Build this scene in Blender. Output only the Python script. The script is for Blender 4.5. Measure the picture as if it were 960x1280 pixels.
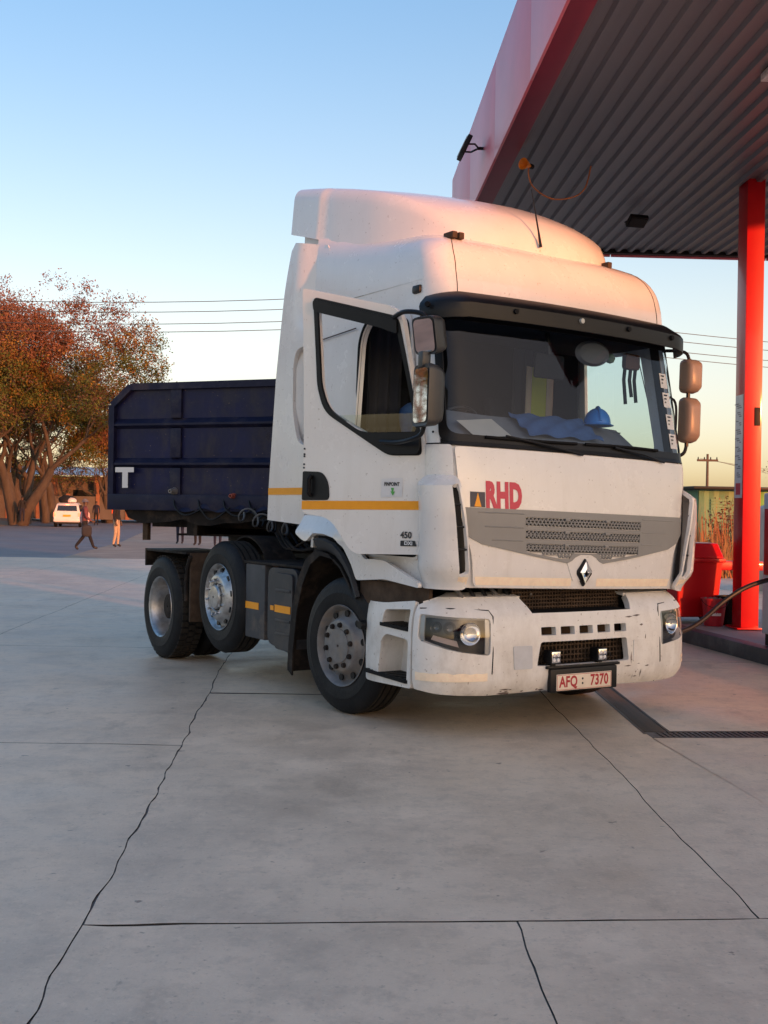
import bpy, bmesh, math, random
import numpy as np
from mathutils import Vector, Matrix, geometry, noise
R = math.radians
PI = math.pi
for o in list(bpy.data.objects):
    bpy.data.objects.remove(o)
scene = bpy.context.scene
COL = scene.collection
# ------------------------------------------------------------------ camera
cam_data = bpy.data.cameras.new('camera')
cam = bpy.data.objects.new('camera', cam_data)
COL.objects.link(cam)
cam.location = (0, 0, 1.55)
cam.rotation_euler = (Matrix.Rotation(R(89.85), 3, 'X') @ Matrix.Rotation(R(0.9), 3, 'Z')).to_euler()
cam_data.sensor_fit = 'VERTICAL'
cam_data.sensor_height = 24.0
cam_data.lens = 27.75
cam_data.clip_end = 3000
cam_data.clip_start = 0.05
scene.camera = cam
# ------------------------------------------------------------------ sky and sun
SUN_EL, SUN_AZ = R(4.5), R(143)        # azimuth of the sun from +Y, clockwise
world = bpy.data.worlds.new('World')
scene.world = world
world.use_nodes = True
wn = world.node_tree.nodes
wl = world.node_tree.links
wn.clear()
sky = wn.new('ShaderNodeTexSky')
sky.sky_type = 'NISHITA'
sky.sun_disc = False
sky.sun_elevation = SUN_EL
sky.sun_rotation = SUN_AZ
sky.altitude = 1200
sky.air_density = 1.0
sky.dust_density = 4.8
sky.ozone_density = 1.2
bg = wn.new('ShaderNodeBackground')
bg.inputs['Strength'].default_value = 0.15
wo = wn.new('ShaderNodeOutputWorld')
gam = wn.new('ShaderNodeGamma')                      # compress the sky's range as the phone camera did
gam.inputs['Gamma'].default_value = 0.66
bal = wn.new('ShaderNodeMix'); bal.data_type = 'RGBA'; bal.blend_type = 'MULTIPLY'
bal.inputs[0].default_value = 1.0
bal.inputs[7].default_value = (1.11, 0.97, 0.955, 1)
sat = wn.new('ShaderNodeHueSaturation'); sat.name = 'sat_blue'
sat.inputs['Saturation'].default_value = 2.1
sat2 = wn.new('ShaderNodeHueSaturation'); sat2.name = 'sat_warm'
sat2.inputs['Saturation'].default_value = 1.0
sep = wn.new('ShaderNodeSeparateColor')
dif = wn.new('ShaderNodeMath'); dif.operation = 'DIVIDE'            # blue over red: cool sky keeps its colour, warm haze is paler
cl_ = wn.new('ShaderNodeMapRange'); cl_.inputs[1].default_value = 0.9; cl_.inputs[2].default_value = 1.5
mixs = wn.new('ShaderNodeMix'); mixs.data_type = 'RGBA'
wl.new(sky.outputs[0], gam.inputs['Color'])
wl.new(gam.outputs[0], bal.inputs[6])
wl.new(bal.outputs[2], sat.inputs['Color'])
wl.new(bal.outputs[2], sat2.inputs['Color'])
wl.new(bal.outputs[2], sep.inputs[0])
wl.new(sep.outputs[2], dif.inputs[0]); wl.new(sep.outputs[0], dif.inputs[1])
wl.new(dif.outputs[0], cl_.inputs[0])
wl.new(cl_.outputs[0], mixs.inputs[0])
wl.new(sat2.outputs[0], mixs.inputs[6]); wl.new(sat.outputs[0], mixs.inputs[7])
wl.new(mixs.outputs[2], bg.inputs['Color'])
wl.new(bg.outputs[0], wo.inputs['Surface'])
sd = bpy.data.lights.new('sun', 'SUN')
sd.energy = 1.3
sd.angle = R(1.0)
sd.color = (1.0, 0.30, 0.09)
sun = bpy.data.objects.new('sun', sd)
COL.objects.link(sun)
sun.rotation_euler = (R(90) - SUN_EL, 0, PI - SUN_AZ)
sun.location = (20, -20, 20)
vs = scene.view_settings
vs.view_transform = 'Standard'
vs.look = 'None'
vs.exposure = 2.0
vs.gamma = 1.0
vs.use_curve_mapping = False
scene.cycles.max_bounces = 8
scene.cycles.transparent_max_bounces = 16
scene.cycles.sample_clamp_indirect = 6
random.seed(7)

# ------------------------------------------------------------------ materials
MATS = {}
def pmat(name, col, rough=0.5, metal=0.0, spec=0.5, coat=0.0, var=0.0, vscale=3.0, col2=None, amt2=0.0, s2=2.0,
         bump=0.0, bscale=40.0, emit=None, estr=0.0, rvar=0.0, stretch=None, edge2=0.12, subs=0.0):
    if name in MATS:
        return MATS[name]
    m = bpy.data.materials.new(name)
    m.use_nodes = True
    nt = m.node_tree
    N, L = nt.nodes, nt.links
    b = N['Principled BSDF']
    b.inputs['Base Color'].default_value = (*col, 1)
    b.inputs['Roughness'].default_value = rough
    b.inputs['Metallic'].default_value = metal
    b.inputs['Specular IOR Level'].default_value = spec
    b.inputs['Coat Weight'].default_value = coat
    b.inputs['Coat Roughness'].default_value = 0.08
    if emit:
        b.inputs['Emission Color'].default_value = (*emit, 1)
        b.inputs['Emission Strength'].default_value = estr
    tc = N.new('ShaderNodeTexCoord')
    src = tc.outputs['Object']
    if stretch:
        mp = N.new('ShaderNodeMapping')
        mp.inputs['Scale'].default_value = stretch
        L.new(src, mp.inputs['Vector'])
        src = mp.outputs[0]
    cur = None
    if var > 0:
        n = N.new('ShaderNodeTexNoise'); n.inputs['Scale'].default_value = vscale
        n.inputs['Detail'].default_value = 6; n.inputs['Roughness'].default_value = 0.65
        L.new(src, n.inputs['Vector'])
        mr = N.new('ShaderNodeMapRange')
        mr.inputs[1].default_value = 0.3; mr.inputs[2].default_value = 0.7
        mr.inputs[3].default_value = 1 - var; mr.inputs[4].default_value = 1 + var
        L.new(n.outputs['Fac'], mr.inputs[0])
        mx = N.new('ShaderNodeMix'); mx.data_type = 'RGBA'; mx.blend_type = 'MULTIPLY'
        mx.inputs[0].default_value = 1.0
        mx.inputs[6].default_value = (*col, 1)
        L.new(mr.outputs[0], mx.inputs[7])
        cur = mx.outputs[2]
        if rvar:
            r2 = N.new('ShaderNodeMapRange')
            r2.inputs[1].default_value = 0.3; r2.inputs[2].default_value = 0.7
            r2.inputs[3].default_value = max(0.02, rough - rvar); r2.inputs[4].default_value = min(1, rough + rvar)
            L.new(n.outputs['Fac'], r2.inputs[0]); L.new(r2.outputs[0], b.inputs['Roughness'])
    if col2:
        n2 = N.new('ShaderNodeTexNoise'); n2.inputs['Scale'].default_value = s2
        n2.inputs['Detail'].default_value = 8; n2.inputs['Roughness'].default_value = 0.7
        L.new(src, n2.inputs['Vector'])
        rp = N.new('ShaderNodeMapRange'); rp.inputs[1].default_value = 0.5; rp.inputs[2].default_value = 0.5 + edge2
        rp.inputs[3].default_value = 0; rp.inputs[4].default_value = amt2
        L.new(n2.outputs['Fac'], rp.inputs[0])
        m2 = N.new('ShaderNodeMix'); m2.data_type = 'RGBA'
        L.new(rp.outputs[0], m2.inputs[0])
        if cur is None:
            m2.inputs[6].default_value = (*col, 1)
        else:
            L.new(cur, m2.inputs[6])
        m2.inputs[7].default_value = (*col2, 1)
        cur = m2.outputs[2]
    if cur is not None:
        L.new(cur, b.inputs['Base Color'])
    if bump > 0:
        nb = N.new('ShaderNodeTexNoise'); nb.inputs['Scale'].default_value = bscale
        nb.inputs['Detail'].default_value = 5
        L.new(src, nb.inputs['Vector'])
        bp = N.new('ShaderNodeBump'); bp.inputs['Strength'].default_value = bump
        bp.inputs['Distance'].default_value = 0.02
        L.new(nb.outputs['Fac'], bp.inputs['Height'])
        L.new(bp.outputs[0], b.inputs['Normal'])
    MATS[name] = m
    return m

def glassmat(name, tint, refl_rough=0.02, base_refl=0.04):
    m = bpy.data.materials.new(name)
    m.use_nodes = True
    N, L = m.node_tree.nodes, m.node_tree.links
    N.clear()
    out = N.new('ShaderNodeOutputMaterial')
    tr = N.new('ShaderNodeBsdfTransparent'); tr.inputs[0].default_value = (*tint, 1)
    gl = N.new('ShaderNodeBsdfGlossy'); gl.inputs['Roughness'].default_value = refl_rough
    lw = N.new('ShaderNodeLayerWeight'); lw.inputs[0].default_value = 0.5
    pw = N.new('ShaderNodeMath'); pw.operation = 'POWER'; pw.inputs[1].default_value = 5.0
    L.new(lw.outputs['Facing'], pw.inputs[0])
    mx = N.new('ShaderNodeMixShader')
    mr = N.new('ShaderNodeMath'); mr.operation = 'MULTIPLY_ADD'; mr.inputs[1].default_value = 1 - base_refl; mr.inputs[2].default_value = base_refl
    L.new(pw.outputs[0], mr.inputs[0]); L.new(mr.outputs[0], mx.inputs[0])
    L.new(tr.outputs[0], mx.inputs[1]); L.new(gl.outputs[0], mx.inputs[2]); L.new(mx.outputs[0], out.inputs[0])
    MATS[name] = m
    return m

# ------------------------------------------------------------------ mesh helpers
class MB:
    def __init__(s):
        s.v, s.f, s.m = [], [], []
    def add(s, v, f, mi=0):
        k = len(s.v)
        s.v += [tuple(p) for p in v]
        s.f += [tuple(i + k for i in q) for q in f]
        s.m += [mi] * len(f)
        return s
    def box(s, x0, x1, y0, y1, z0, z1, b=0.0, mi=0, M=None):
        if b <= 0:
            v = [(x, y, z) for x in (x0, x1) for y in (y0, y1) for z in (z0, z1)]
            f = [(0, 1, 3, 2), (4, 6, 7, 5), (0, 4, 5, 1), (2, 3, 7, 6), (0, 2, 6, 4), (1, 5, 7, 3)]
        else:
            bm = bmesh.new()
            bmesh.ops.create_cube(bm, size=1)
            for q in bm.verts:
                q.co = Vector(((x0 + x1) / 2 + q.co.x * (x1 - x0), (y0 + y1) / 2 + q.co.y * (y1 - y0), (z0 + z1) / 2 + q.co.z * (z1 - z0)))
            bmesh.ops.bevel(bm, geom=list(bm.edges), offset=b, segments=2, affect='EDGES', profile=0.6)
            bm.verts.index_update()
            v = [tuple(q.co) for q in bm.verts]
            f = [[q.index for q in p.verts] for p in bm.faces]
            bm.free()
        if M is not None:
            v = [tuple(M @ Vector(p)) for p in v]
        return s.add(v, f, mi)
    def cyl(s, p0, p1, r0, r1=None, n=12, caps=True, mi=0):
        r1 = r0 if r1 is None else r1
        p0, p1 = Vector(p0), Vector(p1)
        d = (p1 - p0).normalized()
        a = d.orthogonal().normalized(); c = d.cross(a)
        v, f = [], []
        for p, r in ((p0, r0), (p1, r1)):
            for i in range(n):
                t = 2 * PI * i / n
                v.append(p + (a * math.cos(t) + c * math.sin(t)) * r)
        for i in range(n):
            f.append((i, (i + 1) % n, n + (i + 1) % n, n + i))
        if caps:
            f.append(tuple(range(n - 1, -1, -1))); f.append(tuple(range(n, 2 * n)))
        return s.add(v, f, mi)
    def tube(s, pts, r, n=8, caps=True, mi=0):
        pts = [Vector(p) for p in pts]
        rs = r if isinstance(r, (list, tuple)) else [r] * len(pts)
        v, f = [], []
        a = None
        for i, p in enumerate(pts):
            d = (pts[min(i + 1, len(pts) - 1)] - pts[max(i - 1, 0)]).normalized()
            if a is None:
                a = d.orthogonal().normalized()
            else:
                a = (a - d * a.dot(d)).normalized()
            c = d.cross(a)
            for k in range(n):
                t = 2 * PI * k / n
                v.append(p + (a * math.cos(t) + c * math.sin(t)) * rs[i])
        for i in range(len(pts) - 1):
            for k in range(n):
                f.append((i * n + k, i * n + (k + 1) % n, (i + 1) * n + (k + 1) % n, (i + 1) * n + k))
        if caps:
            f.append(tuple(range(n - 1, -1, -1)))
            f.append(tuple(range((len(pts) - 1) * n, len(pts) * n)))
        return s.add(v, f, mi)
    def lathe(s, prof, n=48, M=None, mi=0, cap0=False, cap1=False):
        """profile of (radius, axial) turned about local Y"""
        v, f = [], []
        for r, a in prof:
            for k in range(n):
                t = 2 * PI * k / n
                v.append((r * math.cos(t), a, r * math.sin(t)))
        for i in range(len(prof) - 1):
            for k in range(n):
                f.append((i * n + k, i * n + (k + 1) % n, (i + 1) * n + (k + 1) % n, (i + 1) * n + k))
        if cap0: f.append(tuple(range(n)))
        if cap1: f.append(tuple(range((len(prof) - 1) * n + n - 1, (len(prof) - 1) * n - 1, -1)))
        if M is not None:
            v = [tuple(M @ Vector(p)) for p in v]
        return s.add(v, f, mi)
    def grid(s, fn, us, vs_, mi=0, flip=False, close=False):
        nu, nv = len(us), len(vs_)
        v = [fn(a, b) for a in us for b in vs_]
        f = []
        for i in range(nu - 1 + (1 if close else 0)):
            for j in range(nv - 1):
                i2 = (i + 1) % nu
                q = (i * nv + j, i2 * nv + j, i2 * nv + j + 1, i * nv + j + 1)
                f.append(q[::-1] if flip else q)
        return s.add(v, f, mi)
    def prism(s, poly, fn0, fn1, mi=0):
        """closed polygon of 2-D points swept from fn0(a,b) to fn1(a,b)"""
        n = len(poly)
        v = [fn0(*p) for p in poly] + [fn1(*p) for p in poly]
        tri = geometry.tessellate_polygon([[Vector((p[0], p[1], 0)) for p in poly]])
        f = [tuple(t) for t in tri] + [tuple(i + n for i in t[::-1]) for t in tri]
        f += [(i, (i + 1) % n, n + (i + 1) % n, n + i) for i in range(n)]
        return s.add(v, f, mi)
    def xform(s, M):
        s.v = [tuple(M @ Vector(p)) for p in s.v]
        return s

def inside(p, poly):
    x, y = p; c = False
    j = len(poly) - 1
    for i in range(len(poly)):
        xi, yi = poly[i]; xj, yj = poly[j]
        if (yi > y) != (yj > y) and x < (xj - xi) * (y - yi) / (yj - yi) + xi:
            c = not c
        j = i
    return c

def rpoly(pts, r=0.05, n=5):
    """polygon with rounded corners; a point may carry its own radius as a third value"""
    out = []
    N = len(pts)
    for i in range(N):
        p = Vector(pts[i][:2]); a = Vector(pts[i - 1][:2]); b = Vector(pts[(i + 1) % N][:2])
        rr = pts[i][2] if len(pts[i]) > 2 else r
        if rr <= 0:
            out.append(tuple(p)); continue
        la, lb = (a - p).length, (b - p).length
        d = min(rr, la * 0.48, lb * 0.48)
        p0 = p + (a - p).normalized() * d; p1 = p + (b - p).normalized() * d
        for k in range(n + 1):
            t = k / n
            out.append(tuple(p0 * (1 - t) ** 2 + p * 2 * t * (1 - t) + p1 * t * t))
    return out

def densify(poly, step):
    out = []
    for i in range(len(poly)):
        a, b = Vector(poly[i]), Vector(poly[(i + 1) % len(poly)])
        k = max(1, int(math.ceil((b - a).length / step)))
        for j in range(k):
            out.append(tuple(a.lerp(b, j / k)))
    return out

def patch(outer, holes, fn, step=0.08, mb=None, mi=0):
    """triangulated sheet bounded by 2-D polygons, mapped to 3-D by fn(a,b)"""
    mb = mb or MB()
    loops = [densify(outer, step)] + [densify(h, step) for h in holes]
    pts, edges = [], []
    for lp in loops:
        k = len(pts)
        pts += [Vector(p) for p in lp]
        edges += [(k + i, k + (i + 1) % len(lp)) for i in range(len(lp))]
    xs = [p[0] for p in outer]; ys = [p[1] for p in outer]
    nb = len(pts)
    bpts = np.array([tuple(p) for p in pts])
    y = min(ys) + step / 2; row = 0
    while y < max(ys):
        x = min(xs) + (step / 2 if row % 2 else step)
        while x < max(xs):
            if inside((x, y), outer) and not any(inside((x, y), h) for h in holes):
                if np.min((bpts[:, 0] - x) ** 2 + (bpts[:, 1] - y) ** 2) > (step * 0.4) ** 2:
                    pts.append(Vector((x, y)))
            x += step
        y += step; row += 1
    r = geometry.delaunay_2d_cdt(pts, edges, [], 0, 1e-6)
    vv, ff = r[0], r[2]
    faces = []
    for t in ff:
        c = ((vv[t[0]].x + vv[t[1]].x + vv[t[2]].x) / 3, (vv[t[0]].y + vv[t[1]].y + vv[t[2]].y) / 3)
        if inside(c, loops[0]) and not any(inside(c, h) for h in loops[1:]):
            faces.append(tuple(t))
    return mb.add([fn(p.x, p.y) for p in vv], faces, mi)

def mesh_from(mb, name, mats, smooth=35):
    me = bpy.data.meshes.new(name)
    me.from_pydata(mb.v, [], mb.f)
    mats = mats if isinstance(mats, (list, tuple)) else [mats]
    for m in mats:
        me.materials.append(m)
    if len(mats) > 1:
        me.polygons.foreach_set('material_index', mb.m)
    if smooth:
        me.polygons.foreach_set('use_smooth', [True] * len(me.polygons))
        me.update()
        me.set_sharp_from_angle(angle=R(smooth))
    me.update()
    return me

def obj(name, mb, mat, parent=None, smooth=35, solid=0.0, soff=-1, fix=True, bevel=0.0):
    me = mesh_from(mb, name, mat, smooth) if isinstance(mb, MB) else mb
    if fix and isinstance(mb, MB):
        bm = bmesh.new(); bm.from_mesh(me)
        bmesh.ops.recalc_face_normals(bm, faces=bm.faces)
        bm.to_mesh(me); bm.free()
    o = bpy.data.objects.new(name, me)
    COL.objects.link(o)
    o.parent = parent
    if solid:
        md = o.modifiers.new('thickness', 'SOLIDIFY'); md.thickness = solid; md.offset = soff
        md.use_even_offset = False
        if smooth:
            es = o.modifiers.new('crisp_edges', 'EDGE_SPLIT'); es.split_angle = R(40)
    if bevel:
        md = o.modifiers.new('bevel', 'BEVEL'); md.width = bevel; md.segments = 2; md.limit_method = 'ANGLE'; md.angle_limit = R(40)
    return o
def tag(o, label, cat, group=None):
    o['label'] = label; o['category'] = cat
    if group: o['group'] = group
    return o
def thing(name, label, cat, loc=(0, 0, 0), rz=0.0, group=None):
    o = bpy.data.objects.new(name, None)
    o.empty_display_size = 0.3
    COL.objects.link(o)
    o.location = loc; o.rotation_euler = (0, 0, rz)
    return tag(o, label, cat, group)
def struct(o):
    o['kind'] = 'structure'; return o
def stuff(o):
    o['kind'] = 'stuff'; return o
def lin(tab, z):
    if z <= tab[0][0]: return tab[0][1]
    for (a, b), (c, d) in zip(tab, tab[1:]):
        if z <= c:
            return b + (d - b) * (z - a) / (c - a)
    return tab[-1][1]
def smo(tab, z, h=0.05):
    return sum(lin(tab, z + k * h / 3) for k in range(-3, 4)) / 7
def text_mb(txt, size=1.0, bold=0.0, sx=1.0, shear=0.0, res=3, spacing=1.0):
    """lettering as flat triangles; returns 2-D verts and faces, centred"""
    cu = bpy.data.curves.new('t', 'FONT')
    cu.body = txt; cu.size = size; cu.offset = bold; cu.align_x = 'CENTER'; cu.align_y = 'CENTER'
    cu.resolution_u = res; cu.shear = shear; cu.space_character = spacing
    o = bpy.data.objects.new('t', cu); COL.objects.link(o)
    dg = bpy.context.evaluated_depsgraph_get()
    me = bpy.data.meshes.new_from_object(o.evaluated_get(dg))
    v = [(p.co.x * sx, p.co.y) for p in me.vertices]
    f = [tuple(p.vertices) for p in me.polygons]
    bpy.data.objects.remove(o); bpy.data.meshes.remove(me); bpy.data.curves.remove(cu)
    return v, f
def linspace(a, b, n):
    return [a + (b - a) * i / (n - 1) for i in range(n)]
# ================================================================== GROUND AND SETTING
M_conc = pmat('concrete', (0.58, 0.515, 0.44), 0.52, var=0.16, vscale=1.3, col2=(0.36, 0.315, 0.27), amt2=0.75, s2=1.1, edge2=0.22, bump=0.18, bscale=55, rvar=0.16)
def finish_concrete(m):
    """old oil drips, pale worn lanes and fine speckle on top of the base tone"""
    N, L = m.node_tree.nodes, m.node_tree.links
    b = N['Principled BSDF']
    src = b.inputs['Base Color'].links[0].from_socket
    geo = N.new('ShaderNodeNewGeometry')
    def noise_fac(scale, lo, hi, detail=6, stretch=(1, 1, 1), rough=0.6):
        mp = N.new('ShaderNodeMapping'); mp.inputs['Scale'].default_value = stretch
        L.new(geo.outputs['Position'], mp.inputs[0])
        n = N.new('ShaderNodeTexNoise'); n.inputs['Scale'].default_value = scale; n.inputs['Detail'].default_value = detail
        n.inputs['Roughness'].default_value = rough
        L.new(mp.outputs[0], n.inputs['Vector'])
        r = N.new('ShaderNodeMapRange'); r.inputs[1].default_value = lo; r.inputs[2].default_value = hi
        L.new(n.outputs['Fac'], r.inputs[0]); return r.outputs[0]
    def mixin(fac, colr, k):
        nonlocal src
        mm = N.new('ShaderNodeMath'); mm.operation = 'MULTIPLY'; mm.inputs[1].default_value = k
        L.new(fac, mm.inputs[0])
        x = N.new('ShaderNodeMix'); x.data_type = 'RGBA'
        L.new(mm.outputs[0], x.inputs[0]); L.new(src, x.inputs[6]); x.inputs[7].default_value = (*colr, 1)
        src = x.outputs[2]
    mixin(noise_fac(0.55, 0.48, 0.66, 5, (1, 0.7, 1)), (0.66, 0.59, 0.50), 0.7)      # pale dusty areas
    mixin(noise_fac(2.3, 0.57, 0.70, 8, (1, 0.45, 1), 0.72), (0.27, 0.235, 0.20), 0.6)  # dark scuffs
    mixin(noise_fac(1.0, 0.5, 0.64, 9, (1.3, 0.9, 1), 0.75), (0.38, 0.335, 0.29), 0.5)  # tyre-worn streaks across
    mixin(noise_fac(3.2, 0.70, 0.76, 5, (1.6, 0.7, 1)), (0.07, 0.062, 0.055), 0.7)      # oil spots
    mixin(noise_fac(9.0, 0.69, 0.73, 3), (0.07, 0.06, 0.055), 0.75)                      # drips
    mixin(noise_fac(140.0, 0.35, 0.75, 2), (0.52, 0.46, 0.40), 0.35)                     # sand grain
    mixin(noise_fac(6.5, 0.50, 0.60, 8, (1, 1, 1), 0.78), (0.33, 0.30, 0.265), 0.3)     # grey mottling
    mixin(noise_fac(22.0, 0.56, 0.66, 5, (1, 1, 1), 0.7), (0.68, 0.62, 0.54), 0.35)     # pale grit
    mixin(noise_fac(34.0, 0.60, 0.68, 4, (1, 1, 1), 0.7), (0.20, 0.175, 0.15), 0.4)     # dark pits
    wm = N.new('ShaderNodeMix'); wm.data_type = 'RGBA'; wm.blend_type = 'MULTIPLY'; wm.inputs[0].default_value = 1
    L.new(src, wm.inputs[6]); wm.inputs[7].default_value = (1.24, 1.09, 0.92, 1)       # even warm tint that offsets the blue sky light
    src = wm.outputs[2]
    L.new(src, b.inputs['Base Color'])
finish_concrete(M_conc)
M_joint = pmat('joint_dirt', (0.16, 0.142, 0.125), 0.9, var=0.3, vscale=8)
M_edge = pmat('slab_edge_dark', (0.05, 0.044, 0.038), 0.95, spec=0.1, var=0.3, vscale=9)  # joint dirt on slab sides, darkened in the colour against the warm sky glow
M_dirt = pmat('dirt', (0.30, 0.22, 0.15), 0.95, var=0.25, vscale=0.6, col2=(0.16, 0.12, 0.08), amt2=0.7, s2=0.8, bump=0.4, bscale=6)
M_road = pmat('asphalt', (0.19, 0.192, 0.2), 0.8, var=0.12, vscale=0.5, bump=0.2, bscale=60, col2=(0.25, 0.245, 0.235), amt2=0.6, s2=0.25, edge2=0.2)

# the open country underneath everything
g = MB().grid(lambda x, y: (x, y, -0.06), linspace(-900, 900, 13), linspace(-300, 2200, 17))
struct(obj('ground', g, M_dirt))

def wob(x, y):
    """smooth wander of the joints, shared by neighbouring slabs"""
    p = Vector((x * 0.9, y * 0.9, 3.1))
    k = 0.012
    d = abs(x + 1.2 + 0.06 * (y - 6))
    if d < 0.5:
        k = 0.010 + 0.016 * (1 - d / 0.5)
    q = Vector((x * 4, y * 4, 9.0))
    return (x + k * noise.noise(p) * 1.6 + k * 0.7 * noise.noise(q), y + k * noise.noise(p + Vector((7, 1, 0))) * 1.4 + k * 0.5 * noise.noise(q + Vector((3, 3, 0))))

def lx(k, y):  # column joints, splaying slightly with distance like the canopy
    base = {-5: -11.9, -4: -9.25, -3: -6.6, -2: -3.92, -1: -1.09, 0: 1.47, 1: 4.6, 2: 7.4, 3: 10.2, 4: 13.0, -6: -14.5}[k]
    return base - (0.062 if k < 0 else 0.018) * (y - 4.4)
apron = struct(obj('forecourt', MB().add([(-13.8, -9, -0.007), (16, -9, -0.007), (16, 36, -0.007), (-13.8, 36, -0.007)], [(0, 1, 2, 3)]), M_joint))
slab_n = 0
def slab(corners, gap=0.003, rough_edge=0.0, far=False):
    global slab_n
    slab_n += 1
    c = sum((Vector(p) for p in corners), Vector((0, 0))) / len(corners)
    poly = []
    n = len(corners)
    st = 0.6 if far else 0.09
    for i in range(n):
        a, b = Vector(corners[i]), Vector(corners[(i + 1) % n])
        d = (b - a).normalized(); nrm = Vector((-d.y, d.x))
        if nrm.dot(c - a) < 0: nrm = -nrm
        k = max(1, int((b - a).length / st))
        for j in range(k):
            p = a.lerp(b, j / k)
            crack = 1.0 if abs(p.x + 1.2 + 0.06 * (p.y - 6)) < 0.45 else 0.25
            w = gap + rough_edge * crack * max(0, noise.noise(Vector((p.x * 5 + slab_n * 9.3, p.y * 5, 0.4))) + 0.5 * noise.noise(Vector((p.x * 16 + slab_n, p.y * 16, 0.4))) - 0.12)
            if abs(d.x) > abs(d.y): w *= 1.8
            q = wob(p.x, p.y)
            if j == 0:
                e = (Vector(corners[i - 1]) - a).normalized()
                poly.append((q[0] + (d.x + e.x) * w, q[1] + (d.y + e.y) * w))
            else:
                poly.append((q[0] + nrm.x * w, q[1] + nrm.y * w))
    z = 0.0
    v = [(p[0], p[1], z - 0.0) for p in poly]
    m = len(v)
    vv = v + [(p[0], p[1], -0.0075) for p in poly]
    f = [tuple(range(m))] + [(i, m + i, m + (i + 1) % m, (i + 1) % m) for i in range(m)]
    mb_ = MB().add(vv, f); mb_.m = [0] + [1] * (len(f) - 1)
    return obj('concrete_slab', mb_, [M_conc, M_edge], apron, smooth=0)
def row(k0, k1, ys, **kw):
    for y0, y1 in zip(ys, ys[1:]):
        f = y0 > 13 or y1 < 3 or abs(k0 + 0.5) > 3
        slab([(lx(k0, y0[0] if isinstance(y0, tuple) else y0), y0), (lx(k1, y0), y0), (lx(k1, y1), y1), (lx(k0, y1), y1)], far=f, **kw)
row(-6, -5, [-8, -3, 2, 7.4, 12.6, 17.8, 23, 28, 31])
row(-5, -4, [-8, -3, 2, 7.4, 12.6, 17.8, 23, 28, 33])
row(-4, -3, [-8, -3, 2, 7.45, 12.6, 17.8, 23, 28, 34])
row(-3, -2, [-8, -3, 2, 7.5, 12.7, 17.9, 23, 28, 34])
row(-2, -1, [-8, -3, 2, 7.66, 12.9, 18.0, 23, 28, 34], rough_edge=0.012)
# centre bay: the strip this side of the cross joint is divided again
slab([(lx(-1, 4.36), 4.36), (lx(0, 4.54), 4.54), (lx(0, 9.9), 9.9), (lx(-1, 9.8), 9.8)], rough_edge=0.012)
slab([(lx(-1, -1), -1), (0.72, -1), (0.53, 4.47), (lx(-1, 4.36), 4.36)], rough_edge=0.010)
slab([(0.72, -1), (2.4, -1), (2.26, 4.6), (lx(0, 4.54), 4.54), (0.53, 4.47)], rough_edge=0.008)
row(-1, 0, [-8, -1], far=True) if False else slab([(lx(-1, -8), -8), (lx(0, -8), -8), (lx(0, -1), -1), (lx(-1, -1), -1)], far=True)
row(-1, 0, [9.85, 15, 20, 25, 30, 34])
# right bay with the trench drain
slab([(lx(0, 4.54), 4.54), (2.26, 4.6), (1.86, 8.3), (1.845, 10.6), (lx(0, 10.6), 10.6)])
slab([(2.26, 4.6), (4.6, 4.7), (4.6, 8.42), (2.05, 8.17), (1.86, 8.16)])
slab([(2.05, 8.41), (4.6, 8.67), (4.6, 12.4), (2.04, 12.4)])
slab([(lx(0, 10.6), 10.6), (1.845, 10.6), (1.845, 10.9), (2.04, 10.9), (2.04, 12.4), (lx(0, 12.4), 12.4)])
slab([(2.4, -1), (4.6, -1), (4.6, 4.7), (2.26, 4.6)])
slab([(lx(0, -8), -8), (lx(1, -8), -8), (4.6, -1), (1.57, -1)], far=True)
row(0, 1, [12.4, 17, 22, 27, 32, 34], )
row(1, 2, [-8, -2, 4, 9, 14, 19, 24, 29, 34])
row(2, 3, [-8, -2, 4, 9, 14, 19, 24, 29, 34])
row(3, 4, [-8, -2, 4, 9, 14, 19, 24, 29, 34])

# trench drain: black channel under cast grating bars
M_steel = pmat('grate_steel', (0.075, 0.065, 0.06), 0.55, metal=0.6, var=0.35, vscale=20, col2=(0.16, 0.09, 0.05), amt2=0.6, s2=14)
drain = thing('trench_drain', 'dark steel grating of the L-shaped trench drain set flush in the concrete before the island', 'drain', (1.95, 8.3, -0.0105))
mb = MB()
mb.box(-0.105, -0.085, 0.0, 2.55, 0.0, 0.0125); mb.box(0.085, 0.1, 0.07, 2.55, 0.0, 0.0125)
obj('frame_rail', mb, M_steel, drain)
mb = MB(); mb.box(-0.08, 2.62, -0.135, -0.115, 0.0, 0.0122); mb.box(0.1, 2.62, 0.085, 0.105, 0.0, 0.0124)
Ms = Matrix.Rotation(R(5.2), 4, 'Z')
obj('frame_rail', mb.xform(Ms), M_steel, drain)
bar = mesh_from(MB().box(-0.084, 0.084, -0.011, 0.011, 0.0, 0.010), 'grate_bar', M_steel, 0)
bar2 = mesh_from(MB().box(-0.011, 0.011, -0.113, 0.083, 0.0, 0.010), 'grate_bar', M_steel, 0)
for i in range(62):
    o = obj('grate_bar', bar, None, drain); o.location = (0, 0.12 + i * 0.039, 0)
for i in range(64):
    o = obj('grate_bar', bar2, None, drain)
    p = Ms @ Vector((0.02 + i * 0.04, 0, 0)); o.location = p; o.rotation_euler = (0, 0, R(5.2))

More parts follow.
